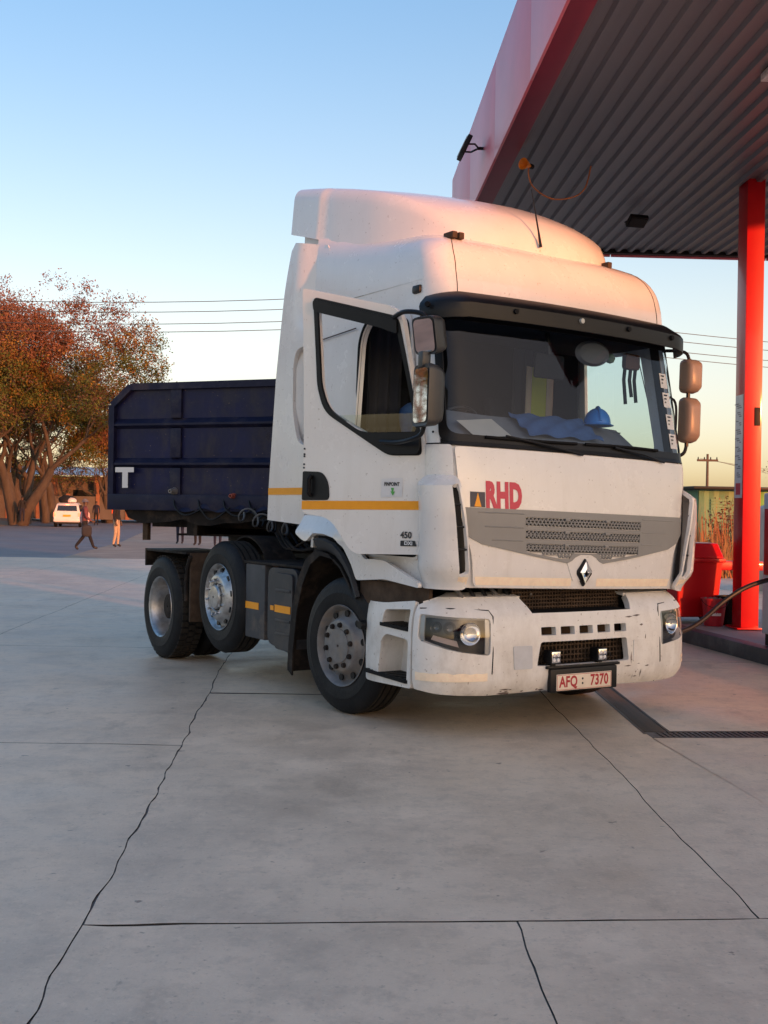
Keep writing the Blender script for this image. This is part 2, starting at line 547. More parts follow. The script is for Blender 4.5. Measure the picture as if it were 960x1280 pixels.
# road with its dirt verges
rd = MB()
def road_c(y): return -14.2 - 0.115 * (y - 35) - 0.0006 * (y - 35) ** 2 * (1 if y > 35 else -0.0)
ys = [-60, -20, 0, 20, 30, 40, 50, 60, 75, 90, 110, 140, 180, 240]
rd.grid(lambda u, y: (road_c(y) + u * (4.9 + 0.2 * noise.noise(Vector((y * 0.13, u, 2)))), y, -0.004), [-1, -0.33, 0.33, 1], ys)
struct(obj('road', rd, M_road))
vb = MB()
def verge_z(u): return lin([(0, -0.014), (0.15, 0.12), (0.4, 0.45), (1, 0.9), (3, 1.4)], u)
vb.grid(lambda u, y: (road_c(y) - 4.95 - u * 16, y, verge_z(u) + 0.10 * noise.noise(Vector((u * 4, y * 0.2, 1))) * (1 if u > 0.02 else 0)), [0, 0.03, 0.08, 0.15, 0.25, 0.4, 0.6, 1, 1.6, 3], linspace(-20, 240, 53))
struct(obj('roadside_verge', vb, M_dirt))
M_sand = pmat('dusty_pavement', (0.34, 0.28, 0.215), 0.95, var=0.2, vscale=0.7, col2=(0.24, 0.2, 0.16), amt2=0.6, s2=0.5, bump=0.3, bscale=10)
pv = MB()
pv.grid(lambda u, y: (road_c(y) + 4.7 + u * (30 if y > 34 else lx(-6, y) - road_c(y) - 4.7 if y < 31 else 12) + (0.4 * noise.noise(Vector((y * 0.25, 4, 2))) if u == 0 else 0), y, -0.0045 - 0.004 * u), [0, 0.3, 1], linspace(30, 200, 60))
struct(obj('dirt_pavement', pv, M_sand))
# ================================================================== FILLING STATION
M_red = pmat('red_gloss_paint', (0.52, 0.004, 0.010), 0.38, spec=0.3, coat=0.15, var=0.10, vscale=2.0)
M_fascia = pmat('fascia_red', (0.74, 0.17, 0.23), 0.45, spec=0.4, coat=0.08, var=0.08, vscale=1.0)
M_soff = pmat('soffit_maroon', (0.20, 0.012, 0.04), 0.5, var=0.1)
M_ceil = pmat('ceiling_sheet_metal', (0.155, 0.16, 0.175), 0.42, metal=0.25, var=0.10, vscale=0.8, stretch=(1, 0.1, 1))
M_dark = pmat('dark_plastic', (0.008, 0.008, 0.009), 0.5, spec=0.25, var=0.2, vscale=6)
M_white = pmat('white_paint', (0.72, 0.71, 0.69), 0.35, var=0.05, vscale=3)
M_kerb = pmat('kerb_paint', (0.035, 0.04, 0.055), 0.55, var=0.25, vscale=3, col2=(0.12, 0.12, 0.13), amt2=0.5, s2=3)
CA = R(2.4)
CF = Vector((-math.sin(CA), math.cos(CA), 0))     # along the canopy
CR = Vector((math.cos(CA), math.sin(CA), 0))
canopy = thing('station_canopy', 'big filling-station canopy with red fascia and ribbed grey ceiling on a red column', 'canopy', (1.0, 18.2, 5.5), CA)
LEN = 11.6; WID = 6.8                               # local: x to the right, y forwards, back edge at y = 0
def fascia_panel(y0, y1):
    return obj('fascia_panel', MB().box(-0.03, 0.0, y0, y1, 0.0, 1.12, 0.006), M_fascia, canopy)
y = 0.0
while y > -LEN:
    fascia_panel(max(-LEN, y - 2.44) + 0.004, y - 0.004); y -= 2.44
x = 0.0
while x < WID:
    obj('fascia_panel', MB().box(x + 0.006, min(WID, x + 2.44) - 0.006, 0.0, 0.03, 0.0, 1.12, 0.006), M_fascia, canopy); x += 2.44
x = 0.0
while x < WID:
    obj('fascia_panel', MB().box(x + 0.006, min(WID, x + 2.44) - 0.006, -LEN - 0.06, -LEN - 0.03, 0.0, 1.12, 0.006), M_fascia, canopy); x += 2.44
y = 0.0
while y > -LEN:
    obj('fascia_panel', MB().box(WID + 0.01, WID + 0.04, max(-LEN, y - 2.44) + 0.004, y - 0.004, 0.0, 1.12, 0.006), M_fascia, canopy); y -= 2.44
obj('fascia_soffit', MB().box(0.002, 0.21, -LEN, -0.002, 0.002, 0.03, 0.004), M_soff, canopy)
obj('fascia_soffit', MB().box(0.215, WID, -0.12, -0.002, 0.03, 0.12, 0.004), M_dark, canopy)
obj('gutter_fill', MB().box(0.0, 0.212, -LEN, -0.002, 0.031, 0.6), M_dark, canopy)
# ribbed sheets: each sheet 0.76 m wide with four ribs
prof = [(0, 0.0), (0.05, 0.0), (0.072, 0.04), (0.168, 0.04), (0.19, 0.0)]
sx = 0.215
while sx < WID:
    mb = MB(); pts = []
    for k in range(4):
        pts += [(k * 0.19 + a, b) for a, b in (prof if k == 3 else prof[:-1])]
    n = len(pts)
    v = [(sx + a, -0.125, 0.05 + b) for a, b in pts] + [(sx + a, -LEN, 0.05 + b) for a, b in pts]
    mb.add(v, [(i, i + 1, n + i + 1, n + i) for i in range(n - 1)])
    obj('ceiling_sheet', mb, M_ceil, canopy, smooth=0, solid=0.002, soff=1)
    sx += 0.76
obj('roof_deck', MB().box(0.02, WID, -LEN, -0.03, 0.62, 0.68), M_ceil, canopy)
# steel column with its foot plate
colm = obj('column', MB().box(-0.095, 0.12, -0.16, 0.16, 0.17, 5.6, 0.006), M_red, canopy)
colm.location = canopy.matrix_world.inverted() @ Vector((0, 0, 0))
bpy.context.view_layer.update()
inv = canopy.matrix_world.inverted()
colm.location = inv @ Vector((4.40, 14.4, 0.0))
colm.rotation_euler = (0, 0, 0)
M_stk = pmat('sticker_white', (0.72, 0.70, 0.68), 0.4, var=0.06, vscale=9)
M_ink = pmat('print_black', (0.02, 0.02, 0.022), 0.5)
M_inkred = pmat('print_red', (0.62, 0.02, 0.05), 0.45)
stk = obj('column_sticker', MB().box(-0.101, -0.096, -0.13, 0.13, 1.75, 3.0), M_stk, colm)
rk = random.Random(3); M_pg = pmat('print_grey', (0.20, 0.17, 0.18), 0.5)
for k in range(9):
    z0 = 2.0 + k * 0.105
    for q in range(3):
        a_ = -0.045 + 0.03 * rk.random() * q; obj('sticker_print', MB().box(-0.1035, -0.1015, a_ * 1.8, a_ * 1.8 + rk.uniform(0.05, 0.15), z0 + q * 0.024, z0 + q * 0.024 + 0.011), M_pg, colm, smooth=0)
obj('sticker_patch', MB().box(-0.1035, -0.1015, -0.08, 0.08, 1.79, 1.93), M_inkred, colm)
obj('column_bracket', MB().box(0.03, 0.101, -0.168, -0.1605, 2.62, 2.84, 0.003), M_dark, colm)
obj('foot_plate', MB().box(-0.16, 0.16, -0.22, 0.22, 0.171, 0.19, 0.004), M_red, colm)

# lamps under and on the canopy
def floodlight(name, label, W, rz, tilt, size, lensmat):
    t = thing(name, label, 'lamp', W, rz)
    M = Matrix.Rotation(tilt, 4, 'X')
    obj('housing', MB().box(-size, size, -0.03, 0.03, -size * 0.72, size * 0.72, 0.012, M=M), M_dark, t)
    obj('lens', MB().box(-size * 0.86, size * 0.86, -0.038, -0.031, -size * 0.58, size * 0.58, M=M), lensmat, t)
    obj('bracket', MB().tube([(-size * 0.9, 0, 0), (-size * 0.95, 0.1, 0.0), (0, 0.17, 0.0), (size * 0.95, 0.1, 0.0), (size * 0.9, 0, 0)], 0.012, 6), M_dark, t)
    obj('bolt', MB().cyl((0, 0.15, 0), (0, 0.24, 0), 0.02, n=8), M_dark, t)
    return t
M_lens = pmat('lamp_lens', (0.45, 0.44, 0.40), 0.15, spec=0.7)
fp = canopy.matrix_world @ Vector((-0.26, -3.9, 0.42))
floodlight('floodlight', 'black floodlight fixed to the outer face of the pink-red fascia', tuple(fp), CA + R(-88), R(-25), 0.17, M_lens)
lp = canopy.matrix_world @ Vector((2.17, -2.66, -0.10))
floodlight('ceiling_floodlight', 'black floodlight hanging under the ribbed ceiling near its far edge', tuple(lp), CA + R(12), R(58), 0.13, M_dark)
def sp0(pts, n=6):
    P = [Vector(p) for p in pts]; out = []
    for i in range(len(P) - 1):
        a, b, c, d = P[max(i - 1, 0)], P[i], P[i + 1], P[min(i + 2, len(P) - 1)]
        for k in range(n):
            t = k / n
            out.append(0.5 * ((2 * b) + (c - a) * t + (2 * a - 5 * b + 4 * c - d) * t * t + (3 * b - a - 3 * c + d) * t ** 3))
    return out + [P[-1]]
M_or = pmat('orange_lamp', (0.85, 0.28, 0.03), 0.4, var=0.1, vscale=8)
cone = thing('cone_lamp', 'small orange cone-shaped lamp hanging from a wire under the fascia edge', 'lamp', tuple(canopy.matrix_world @ Vector((0.36, -5.0, -0.1))), R(20))
mbc = MB(); mbc.lathe([(0.018, 0.0), (0.026, 0.03), (0.04, 0.06), (0.062, 0.12), (0.066, 0.125), (0.06, 0.12), (0.02, 0.03)], 20, Matrix.Rotation(R(115), 4, 'Z'))
obj('shade', mbc, M_or, cone)
obj('socket', MB().cyl((0, 0, 0), (0.04, 0.02, 0.0), 0.028, n=10), M_dark, cone)
wp = [(0.0, 0.0, 0.02), (-0.02, 0.0, -0.08), (0.06, 0.03, -0.22), (0.3, 0.05, -0.32), (0.6, 0.1, -0.26), (0.78, 0.14, -0.12), (0.86, 0.16, 0.14)]
obj('cable', MB().tube(sp0(wp), 0.008, 6), pmat('orange_cable', (0.5, 0.16, 0.05), 0.5), cone)
pl = thing('ceiling_lamp', 'flat square white lamp panel set in the ribbed ceiling at right', 'lamp', tuple(canopy.matrix_world @ Vector((2.32, -7.7, 0.02))), CA)
obj('frame', MB().box(-0.25, 0.25, -0.25, 0.25, -0.01, 0.06, 0.01), M_white, pl)
obj('diffuser', MB().box(-0.2, 0.2, -0.2, 0.2, -0.016, -0.0105), M_lens, pl)

# pump island
isl = thing('pump_island', 'raised concrete pump island with dark painted kerb at right', 'island', (3.66, 14.1, 0), R(9.2))
# local x to the right, local y away; nose corner at origin, near edge runs to -y
M_isl = pmat('island_concrete', (0.33, 0.32, 0.31), 0.7, var=0.15, vscale=2, bump=0.1, bscale=40)
obj('kerb', MB().box(0, 0.18, -9.0, 3.5, -0.02, 0.165, 0.02), M_kerb, isl)
obj('island_top', MB().box(0.17, 2.4, -8.9, 3.4, -0.02, 0.16, 0.01), M_isl, isl)

# dispenser
M_disp = pmat('dispenser_white', (0.62, 0.64, 0.67), 0.3, coat=0.3, var=0.04, vscale=3)
disp = thing('fuel_dispenser', 'white fuel dispenser on the island at the right edge of the picture', 'fuel pump', (4.13, 12.15, 0.165), R(9.2))
obj('cabinet', MB().box(0, 0.7, -0.55, 0.5, 0.12, 1.62, 0.02), M_disp, disp)
obj('plinth', MB().box(0.03, 0.67, -0.52, 0.47, 0, 0.119), M_dark, disp)
obj('side_panel', MB().box(-0.012, -0.0005, -0.5, 0.45, 0.75, 1.45, 0.004), M_red, disp)
nz = MB(); nz.tube([(-0.03, -0.32, 0.35), (-0.075, -0.32, 0.30), (-0.08, -0.32, 0.16), (-0.03, -0.34, 0.05)], 0.022, 8); nz.box(-0.06, -0.013, -0.36, -0.28, 0.28, 0.5, 0.01)
obj('nozzle', nz, M_dark, disp)
obj('hose_socket', MB().cyl((-0.05, 0.12, 0.72), (0.0, 0.12, 0.72), 0.04, n=12), M_dark, disp)
sg = thing('price_sign', 'small red and white sign on a post behind the dispenser at right edge', 'sign', (4.72, 14.2, 0.16))
obj('board', MB().box(-0.09, 0.5, -0.02, 0.02, 2.28, 2.48, 0.006), M_stk, sg)
obj('red_field', MB().box(-0.06, 0.47, -0.0225, -0.0205, 2.33, 2.43), M_inkred, sg)
obj('post', MB().cyl((0.3, 0.03, 0), (0.3, 0.03, 2.3), 0.03, n=10), M_dark, sg)

# red things beside the column
rb = thing('red_bin', 'large red plastic wheeled bin with lid standing behind the truck corner', 'bin', (3.95, 15.25, 0.16), R(8))
def taper(z0, z1, a0, b0, a1, b1):
    v = [(-a0, -b0, z0), (a0, -b0, z0), (a0, b0, z0), (-a0, b0, z0), (-a1, -b1, z1), (a1, -b1, z1), (a1, b1, z1), (-a1, b1, z1)]
    return MB().add(v, [(3, 2, 1, 0), (4, 5, 6, 7), (0, 1, 5, 4), (1, 2, 6, 5), (2, 3, 7, 6), (3, 0, 4, 7)])
obj('body', taper(0.08, 0.80, 0.26, 0.26, 0.31, 0.33), M_red, rb, bevel=0.02)
obj('rim', MB().box(-0.33, 0.33, -0.36, 0.36, 0.78, 0.83, 0.012), M_red, rb)
obj('lid', taper(0.831, 1.02, 0.32, 0.34, 0.27, 0.25), M_red, rb, bevel=0.02)
for s in (-1, 1):
    obj('wheel', MB().cyl((s * 0.25, 0.22, 0.085), (s * 0.32, 0.22, 0.085), 0.085, n=16), M_dark, rb)
rail = thing('barrier_rail', 'red horizontal guard rail running from the bin to the column', 'rail', (4.0, 15.0, 0.16), R(5))
obj('beam', MB().box(-0.9, 1.2, -0.05, 0.05, 0.68, 0.80, 0.02), M_red, rail)
for px in (-0.8, 1.1):
    obj('post', MB().box(px - 0.04, px + 0.04, 0.051, 0.12, 0, 0.79, 0.008), M_red, rail)
M_buck = pmat('bucket_red', (0.42, 0.015, 0.03), 0.45, var=0.12, vscale=8)
def bucket(name, label, W, mat, r, h):
    t = thing(name, label, 'bucket', W)
    obj('pail', MB().lathe([(r * 0.72, 0.0), (r * 0.74, 0.01), (r, h), (r * 1.05, h + 0.005), (r * 1.05, h - 0.02), (r * 0.97, h - 0.02), (r * 0.7, 0.02)], 28, Matrix.Rotation(R(90), 4, 'X'), cap0=True, cap1=True), mat, t)
    return t
b1 = bucket('sand_bucket', 'red bucket of sand with white label standing on the island by the column', (4.12, 14.72, 0.163), M_buck, 0.155, 0.34)
lb = MB().grid(lambda a, z: ((0.132 + 0.03 * (z - 0.12)) * math.sin(a), -(0.132 + 0.03 * (z - 0.12)) * math.cos(a), z), linspace(-0.45, 0.45, 6), linspace(0.13, 0.21, 3))
obj('label', lb, M_stk, b1)
sm = MB()
for k in range(14):
    a = k * 2.4; rr = 0.03 + 0.008 * k
    sm.add(*(lambda c: ([(c[0] + dx, c[1] + dy, c[2] + dz) for dx, dy, dz in ((-.04, 0, 0), (.03, -.03, 0), (.03, .04, 0), (0, 0, .04))], [(0, 1, 3), (1, 2, 3), (2, 0, 3), (0, 2, 1)]))((rr * math.cos(a), rr * math.sin(a), 0.315)))
obj('contents', sm, pmat('sand', (0.25, 0.22, 0.2), 0.95, var=0.3, vscale=30), b1)
obj('handle', MB().tube([(0.165 * math.cos(t), -0.02 - 0.17 * math.sin(t), 0.33 - 0.10 * math.sin(t)) for t in linspace(0, PI, 12)], 0.004, 5), M_dark, b1)
b2 = bucket('dark_bucket', 'dark bucket half hidden behind the red column on the island', (4.36, 14.86, 0.163), M_dark, 0.15, 0.36)

# filling hose from dispenser to truck
hp = [(4.10, 12.28, 0.885), (3.95, 12.2, 0.875), (3.7, 12.1, 0.80), (3.45, 12.0, 0.66), (3.22, 11.85, 0.50), (3.0, 11.7, 0.40), (2.7, 11.5, 0.36), (2.35, 11.3, 0.42), (2.1, 11.2, 0.55)]
def spline(pts, n=6):
    out = []
    P = [Vector(p) for p in pts]
    for i in range(len(P) - 1):
        a, b, c, d = P[max(i - 1, 0)], P[i], P[i + 1], P[min(i + 2, len(P) - 1)]
        for k in range(n):
            t = k / n
            out.append(0.5 * ((2 * b) + (c - a) * t + (2 * a - 5 * b + 4 * c - d) * t * t + (3 * b - a - 3 * c + d) * t ** 3))
    return out + [P[-1]]
tag(obj('fuel_hose', MB().tube(spline(hp), 0.024, 10), pmat('rubber_hose', (0.012, 0.012, 0.014), 0.5)), 'thick black fuel hose slung from the dispenser to the truck', 'hose')
# ================================================================== THE TRUCK
# local frame: x forwards from the front axle, y to the truck's left (picture right), z up
TRUCK = thing('tractor_truck', 'white high-roof tractor truck with its driver door ajar, parked by the pumps', 'truck', (0.714, 9.560, 0.0), R(-58))
M_paint = pmat('truck_white', (0.83, 0.785, 0.735), 0.24, coat=0.5, var=0.035, vscale=2.5, col2=(0.68, 0.62, 0.55), amt2=0.2, s2=3.0, edge2=0.3, rvar=0.08)
M_bump = pmat('bumper_white', (0.82, 0.775, 0.715), 0.42, var=0.05, vscale=4, col2=(0.42, 0.35, 0.27), amt2=0.32, s2=5.5, edge2=0.22, rvar=0.1)
M_grey = pmat('grille_grey', (0.27, 0.26, 0.245), 0.45, var=0.06, vscale=4)
M_blk = pmat('black_plastic', (0.007, 0.007, 0.008), 0.42, spec=0.3, var=0.25, vscale=8)
M_blkr = pmat('black_rubber', (0.006, 0.006, 0.007), 0.7, spec=0.2, var=0.25, vscale=10)
M_brown = pmat('dusty_brown', (0.075, 0.05, 0.034), 0.85, spec=0.2, var=0.35, vscale=9, bump=0.2, bscale=30)
M_chas = pmat('chassis_grime', (0.016, 0.013, 0.012), 0.7, spec=0.2, var=0.4, vscale=6, col2=(0.07, 0.05, 0.036), amt2=0.55, s2=5)
M_chrome = pmat('chrome', (0.75, 0.75, 0.76), 0.12, metal=1.0, var=0.1, vscale=10)
M_alu = pmat('alloy_rim', (0.50, 0.49, 0.48), 0.38, metal=0.9, var=0.2, vscale=14, col2=(0.25, 0.21, 0.17), amt2=0.5, s2=9)
M_steelrim = pmat('painted_rim', (0.20, 0.19, 0.185), 0.5, metal=0.3, var=0.25, vscale=9, col2=(0.28, 0.22, 0.16), amt2=0.5, s2=5)
M_tyre = pmat('tyre_rubber', (0.009, 0.0095, 0.011), 0.6, spec=0.25, var=0.3, vscale=7, col2=(0.06, 0.05, 0.042), amt2=0.35, s2=4, edge2=0.3, bump=0.15, bscale=40)
M_tread = pmat('tyre_tread', (0.03, 0.026, 0.022), 0.85, spec=0.2, var=0.35, vscale=9)
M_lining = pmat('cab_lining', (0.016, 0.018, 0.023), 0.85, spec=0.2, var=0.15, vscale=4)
M_ambr = pmat('amber_reflector', (1.0, 0.37, 0.0), 0.4, var=0.06, vscale=14)
M_refl = pmat('reflective_tape', (1.0, 0.80, 0.58), 0.3, var=0.10, vscale=20)
M_mirror = pmat('mirror_glass', (0.85, 0.87, 0.9), 0.03, metal=1.0)
M_seat = pmat('seat_cloth', (0.02, 0.024, 0.034), 0.9, spec=0.2, var=0.2, vscale=12)
M_glass = glassmat('windscreen_glass', (0.76, 0.87, 0.98), 0.01, 0.04)
M_sglass = glassmat('side_glass', (0.80, 0.88, 0.82), 0.01, 0.10)
M_lglass = glassmat('lamp_glass', (0.85, 0.86, 0.86), 0.03, 0.05)
def grime(m, colr, amt, low, high, z0, z1, stretch=(3.0, 3.0, 0.5), speck=0.0):
    """road film: streaky dirt, thicker low down where wheels throw it, plus specks of chipped paint"""
    N, L = m.node_tree.nodes, m.node_tree.links
    b = N['Principled BSDF']; src = b.inputs['Base Color'].links[0].from_socket
    tc = N.new('ShaderNodeTexCoord'); mp = N.new('ShaderNodeMapping'); mp.inputs['Scale'].default_value = stretch
    L.new(tc.outputs['Object'], mp.inputs[0])
    n = N.new('ShaderNodeTexNoise'); n.inputs['Scale'].default_value = 2.2; n.inputs['Detail'].default_value = 9; n.inputs['Roughness'].default_value = 0.72
    L.new(mp.outputs[0], n.inputs['Vector'])
    r = N.new('ShaderNodeMapRange'); r.inputs[1].default_value = low; r.inputs[2].default_value = high
    L.new(n.outputs['Fac'], r.inputs[0])
    sx = N.new('ShaderNodeSeparateXYZ'); L.new(tc.outputs['Object'], sx.inputs[0])
    zr = N.new('ShaderNodeMapRange'); zr.inputs[1].default_value = z0; zr.inputs[2].default_value = z1; zr.inputs[3].default_value = amt; zr.inputs[4].default_value = amt * 0.3
    L.new(sx.outputs[2], zr.inputs[0])
    mu = N.new('ShaderNodeMath'); mu.operation = 'MULTIPLY'; L.new(r.outputs[0], mu.inputs[0]); L.new(zr.outputs[0], mu.inputs[1])
    x = N.new('ShaderNodeMix'); x.data_type = 'RGBA'; L.new(mu.outputs[0], x.inputs[0]); L.new(src, x.inputs[6]); x.inputs[7].default_value = (*colr, 1)
    src = x.outputs[2]
    if speck:
        v = N.new('ShaderNodeTexNoise'); v.inputs['Scale'].default_value = 38; v.inputs['Detail'].default_value = 2
        L.new(tc.outputs['Object'], v.inputs['Vector'])
        r2 = N.new('ShaderNodeMapRange'); r2.inputs[1].default_value = 0.69; r2.inputs[2].default_value = 0.73; r2.inputs[4].default_value = speck
        L.new(v.outputs['Fac'], r2.inputs[0])
        y = N.new('ShaderNodeMix'); y.data_type = 'RGBA'; L.new(r2.outputs[0], y.inputs[0]); L.new(src, y.inputs[6]); y.inputs[7].default_value = (0.28, 0.2, 0.14, 1)
        src = y.outputs[2]
    L.new(src, b.inputs['Base Color'])
grime(M_paint, (0.50, 0.43, 0.35), 0.32, 0.48, 0.74, 0.9, 2.2, speck=0.35)
grime(M_bump, (0.36, 0.29, 0.22), 0.5, 0.46, 0.72, 0.3, 1.0, (2.0, 2.0, 0.8), speck=0.6)
CABM = Matrix.Translation((0, 0, 1)) @ Matrix.Rotation(R(-1.5), 4, 'X') @ Matrix.Translation((0, 0, -1))
def cpart(name, mb, mat, parent=None, **k):
    return obj(name, mb.xform(CABM), mat, parent or TRUCK, **k)
def tpart(name, mb, mat, parent=None, **k):
    return obj(name, mb, mat, parent or TRUCK, **k)
XF = [(0.9, 1.30), (1.05, 1.335), (1.5, 1.345), (1.9, 1.32), (2.0, 1.295), (2.95, 1.10), (3.1, 1.09), (3.28, 1.04), (3.40, 0.96), (3.48, 0.86), (3.54, 0.66), (3.58, 0.4)]
WW = [(0.9, 1.12), (1.9, 1.15), (2.0, 1.15), (2.95, 1.115), (3.2, 1.115), (3.35, 1.095), (3.44, 1.05), (3.50, 0.97), (3.55, 0.86), (3.58, 0.7)]
def Xf(z): return smo(XF, z, 0.04)
def Wd(z): return smo(WW, z, 0.04)
def plan(a):
    if a < 1.02:
        return -0.085 * a * a, a
    if a < 1.25:
        p = (a - 1.02) / 0.23 * PI / 2
        y = 1.02 + 0.13 * math.sin(p)
        return -0.085 * y * y - 0.16 * (1 - math.cos(p)), y
    return -0.272 - (a - 1.25), 1.15
def planpt(t, off):
    a = abs(t); s = 1 if t >= 0 else -1
    x, y = plan(a)
    if off:
        x1, y1 = plan(a + 0.01); x0, y0 = plan(max(0, a - 0.01))
        d = Vector((x1 - x0, y1 - y0)); d.normalize()
        x += d.y * off; y -= d.x * off
    return x, s * y
def cab(t, z, off=0.0):
    x, y = planpt(t, off)
    return (Xf(z) + x, y * Wd(z) / 1.15, z)
def cabf(off): return lambda t, z: cab(t, z, off)
def side(sgn, off=0.0): return lambda x, z: (x, sgn * (Wd(z) + off), z)
XR = -0.76                                   # rear wall of the cab

# ---- shell: sides
frontedge = [(Xf(z) - 0.272, z) for z in linspace(3.14, 2.0, 10)]
lowfront = [(Xf(z) - 0.272, z) for z in (1.8, 1.5, 1.2, 1.0)]
outl = [(XR, 1.36), (XR, 3.14)] + frontedge + lowfront + [(0.36, 1.0), (0.25, 1.16), (0.1, 1.30), (-0.1, 1.36)]
door_hole = rpoly([(0.03, 1.22, 0.05), (0.03, 2.80, 0.12), (0.12, 2.93, 0.12), (0.66, 2.86, 0.06), (0.88, 2.02, 0.04), (0.90, 1.22, 0.05)], 0.05)
win_hole = rpoly([(0.06, 2.06), (0.03, 2.88), (0.70, 2.86), (0.87, 2.10), (0.84, 2.0), (0.20, 2.0)], 0.05)
shell = cpart('cab_side', patch(outl, [door_hole], side(-1, -0.016), 0.12), M_paint, solid=0.03, soff=0)
cpart('cab_side', patch(outl, [win_hole], side(1, -0.016), 0.12), M_paint, solid=0.03, soff=0)
# rubber door seal round the opening and cab seam lines
def ring(poly, fn, w, d):
    out = []
    for p in poly: out.append(fn(*p))
    return MB().tube(out + [out[0], out[1]], w, 6, caps=False)
cpart('door_seal', ring(rpoly([(0.015, 1.20, 0.05), (0.015, 2.81, 0.12), (0.115, 2.945, 0.12), (0.67, 2.872, 0.06), (0.895, 2.02, 0.04), (0.915, 1.20, 0.05)], 0.05), side(-1, 0.017), 0.013, 0), M_blkr, shell)
cpart('opening_trim', ring(rpoly([(-0.075, 1.18, 0.05), (-0.075, 2.86, 0.12), (0.06, 3.03, 0.12), (0.69, 2.93, 0.06)], 0.06)[:-1], side(-1, 0.016), 0.006, 0), M_blkr, shell) if False else None
# ---- shell: front below the windscreen and above it, pillars
cpart('cab_front', MB().grid(cabf(-0.012), linspace(-1.25, 1.25, 60), linspace(1.0, 1.975, 12)), M_paint, solid=0.03)
cpart('roof_front', MB().grid(cabf(0.0), linspace(-1.25, 1.25, 60), linspace(2.94, 3.145, 4)), M_paint, solid=0.03)
for s in (-1, 1):
    pil = [(s * 1.165, 1.97), (s * 1.29, 1.97), (s * 1.29, 2.95), (s * 1.165, 2.95)]
    cpart('windscreen_pillar', patch(pil, [], cabf(0.002), 0.06), M_paint, solid=0.035)
for s in (-1, 1):
    cpart('pillar_trim', patch([(s * 1.125, 1.98), (s * 1.27, 1.98), (s * 1.27, 2.94), (s * 1.125, 2.94)], [], cabf(-0.042), 0.06), pmat('pillar_trim_brown', (0.055, 0.042, 0.036), 0.8), solid=0.006)
# ---- roof loft
tt = [-(1.25 + k) for k in (1.72, 1.2, 0.6, 0.2)]
tring = tt + linspace(-1.25, 1.25, 60) + [-q for q in tt[::-1]]
def roofpt(t, z):
    p = cab(t, z)
    if abs(t) > 1.25:
        x0 = Xf(z) - 0.272
        f = (abs(t) - 1.25) / 1.72
        x = x0 + (XR - x0) * f
        py = p[1] + ((1.125 if p[1] > 0 else -1.125) - p[1]) * min(1, f * 1.25) ** 2 * 0.95
        return (x, py, z + 0.13 * max(0, (0.75 - x) / 1.5) * (z - 3.14) / 0.44)
    return (p[0], p[1], z + 0.13 * max(0, (0.75 - p[0]) / 1.5) * (z - 3.14) / 0.44)
zz = [3.14, 3.19, 3.24, 3.29, 3.33, 3.37, 3.41, 3.45, 3.48, 3.51, 3.535, 3.555, 3.57, 3.58]
mb = MB().grid(roofpt, tring, zz)
n = len(zz)
top = [i * n + n - 1 for i in range(len(tring))]
mb.f.append(tuple(top)); mb.m.append(0)
mb.f.append(tuple(i * n for i in range(0, 1)) + tuple(range(0, n)) [1:] + tuple(range(len(tring) * n - 1, (len(tring) - 1) * n - 1, -1))); mb.m.append(0)
roof = cpart('roof', mb, M_paint, smooth=50)
for s in (-1, 1):
    cpart('roof_seam', MB().tube([cab(s * 0.985, z, 0.0005) for z in linspace(2.97, 3.5, 14)], 0.0032, 5), M_blkr, roof)
cpart('cab_rear_wall', MB().box(XR - 0.02, XR + 0.02, -1.06, 1.06, 1.2, 3.45), M_paint)
cpart('side_marker_lamp', MB().box(0.70, 0.80, -1.135, -1.08, 3.045, 3.105, 0.018), M_blk)
cpart('side_marker_lamp', MB().box(0.70, 0.80, 1.08, 1.135, 3.045, 3.105, 0.018), M_blk)
# ---- interior lining and furniture
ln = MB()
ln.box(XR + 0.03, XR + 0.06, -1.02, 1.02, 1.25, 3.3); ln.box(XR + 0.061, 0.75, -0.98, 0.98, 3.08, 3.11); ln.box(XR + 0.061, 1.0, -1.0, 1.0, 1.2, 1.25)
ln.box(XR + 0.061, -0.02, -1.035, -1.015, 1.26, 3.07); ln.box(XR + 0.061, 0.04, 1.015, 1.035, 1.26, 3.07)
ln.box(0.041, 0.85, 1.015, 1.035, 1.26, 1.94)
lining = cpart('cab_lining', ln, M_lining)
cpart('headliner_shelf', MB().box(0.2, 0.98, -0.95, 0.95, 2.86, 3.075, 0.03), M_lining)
M_dash = pmat('dashboard', (0.17, 0.175, 0.19), 0.7, var=0.15, vscale=6)
def dashpt(y, u):
    prof = [(0.52, 1.30), (0.50, 2.0), (0.58, 2.22), (0.70, 2.255), (0.90, 2.12), (1.13, 1.95)]
    x = lin([(i / 5, p[0]) for i, p in enumerate(prof)], u); z = lin([(i / 5, p[1]) for i, p in enumerate(prof)], u)
    return (x - 0.14 * (y / 1.0) ** 2 * (u > 0.5), y, z + 0.012 * math.sin(y * 5))
dash = cpart('dashboard', MB().grid(dashpt, linspace(-0.98, 0.98, 24), linspace(0, 1, 16)), M_dash, solid=0.01)
sw = MB()
cM = Matrix.Translation((0.40, -0.52, 2.12)) @ Matrix.Rotation(R(-58), 4, 'Y') 
pts = [cM @ Vector((0.22 * math.cos(a), 0.22 * math.sin(a), 0)) for a in linspace(0, 2 * PI, 33)]
sw.tube(pts, 0.017, 8); sw.cyl(cM @ Vector((0, 0, -0.02)), cM @ Vector((0, 0, 0.03)), 0.06, n=14)
for a in (0.3, PI - 0.3, PI * 1.5):
    sw.tube([cM @ Vector((0.04 * math.cos(a), 0.04 * math.sin(a), 0)), cM @ Vector((0.21 * math.cos(a), 0.21 * math.sin(a), 0))], 0.014, 6)
cpart('steering_wheel', sw, M_blk)
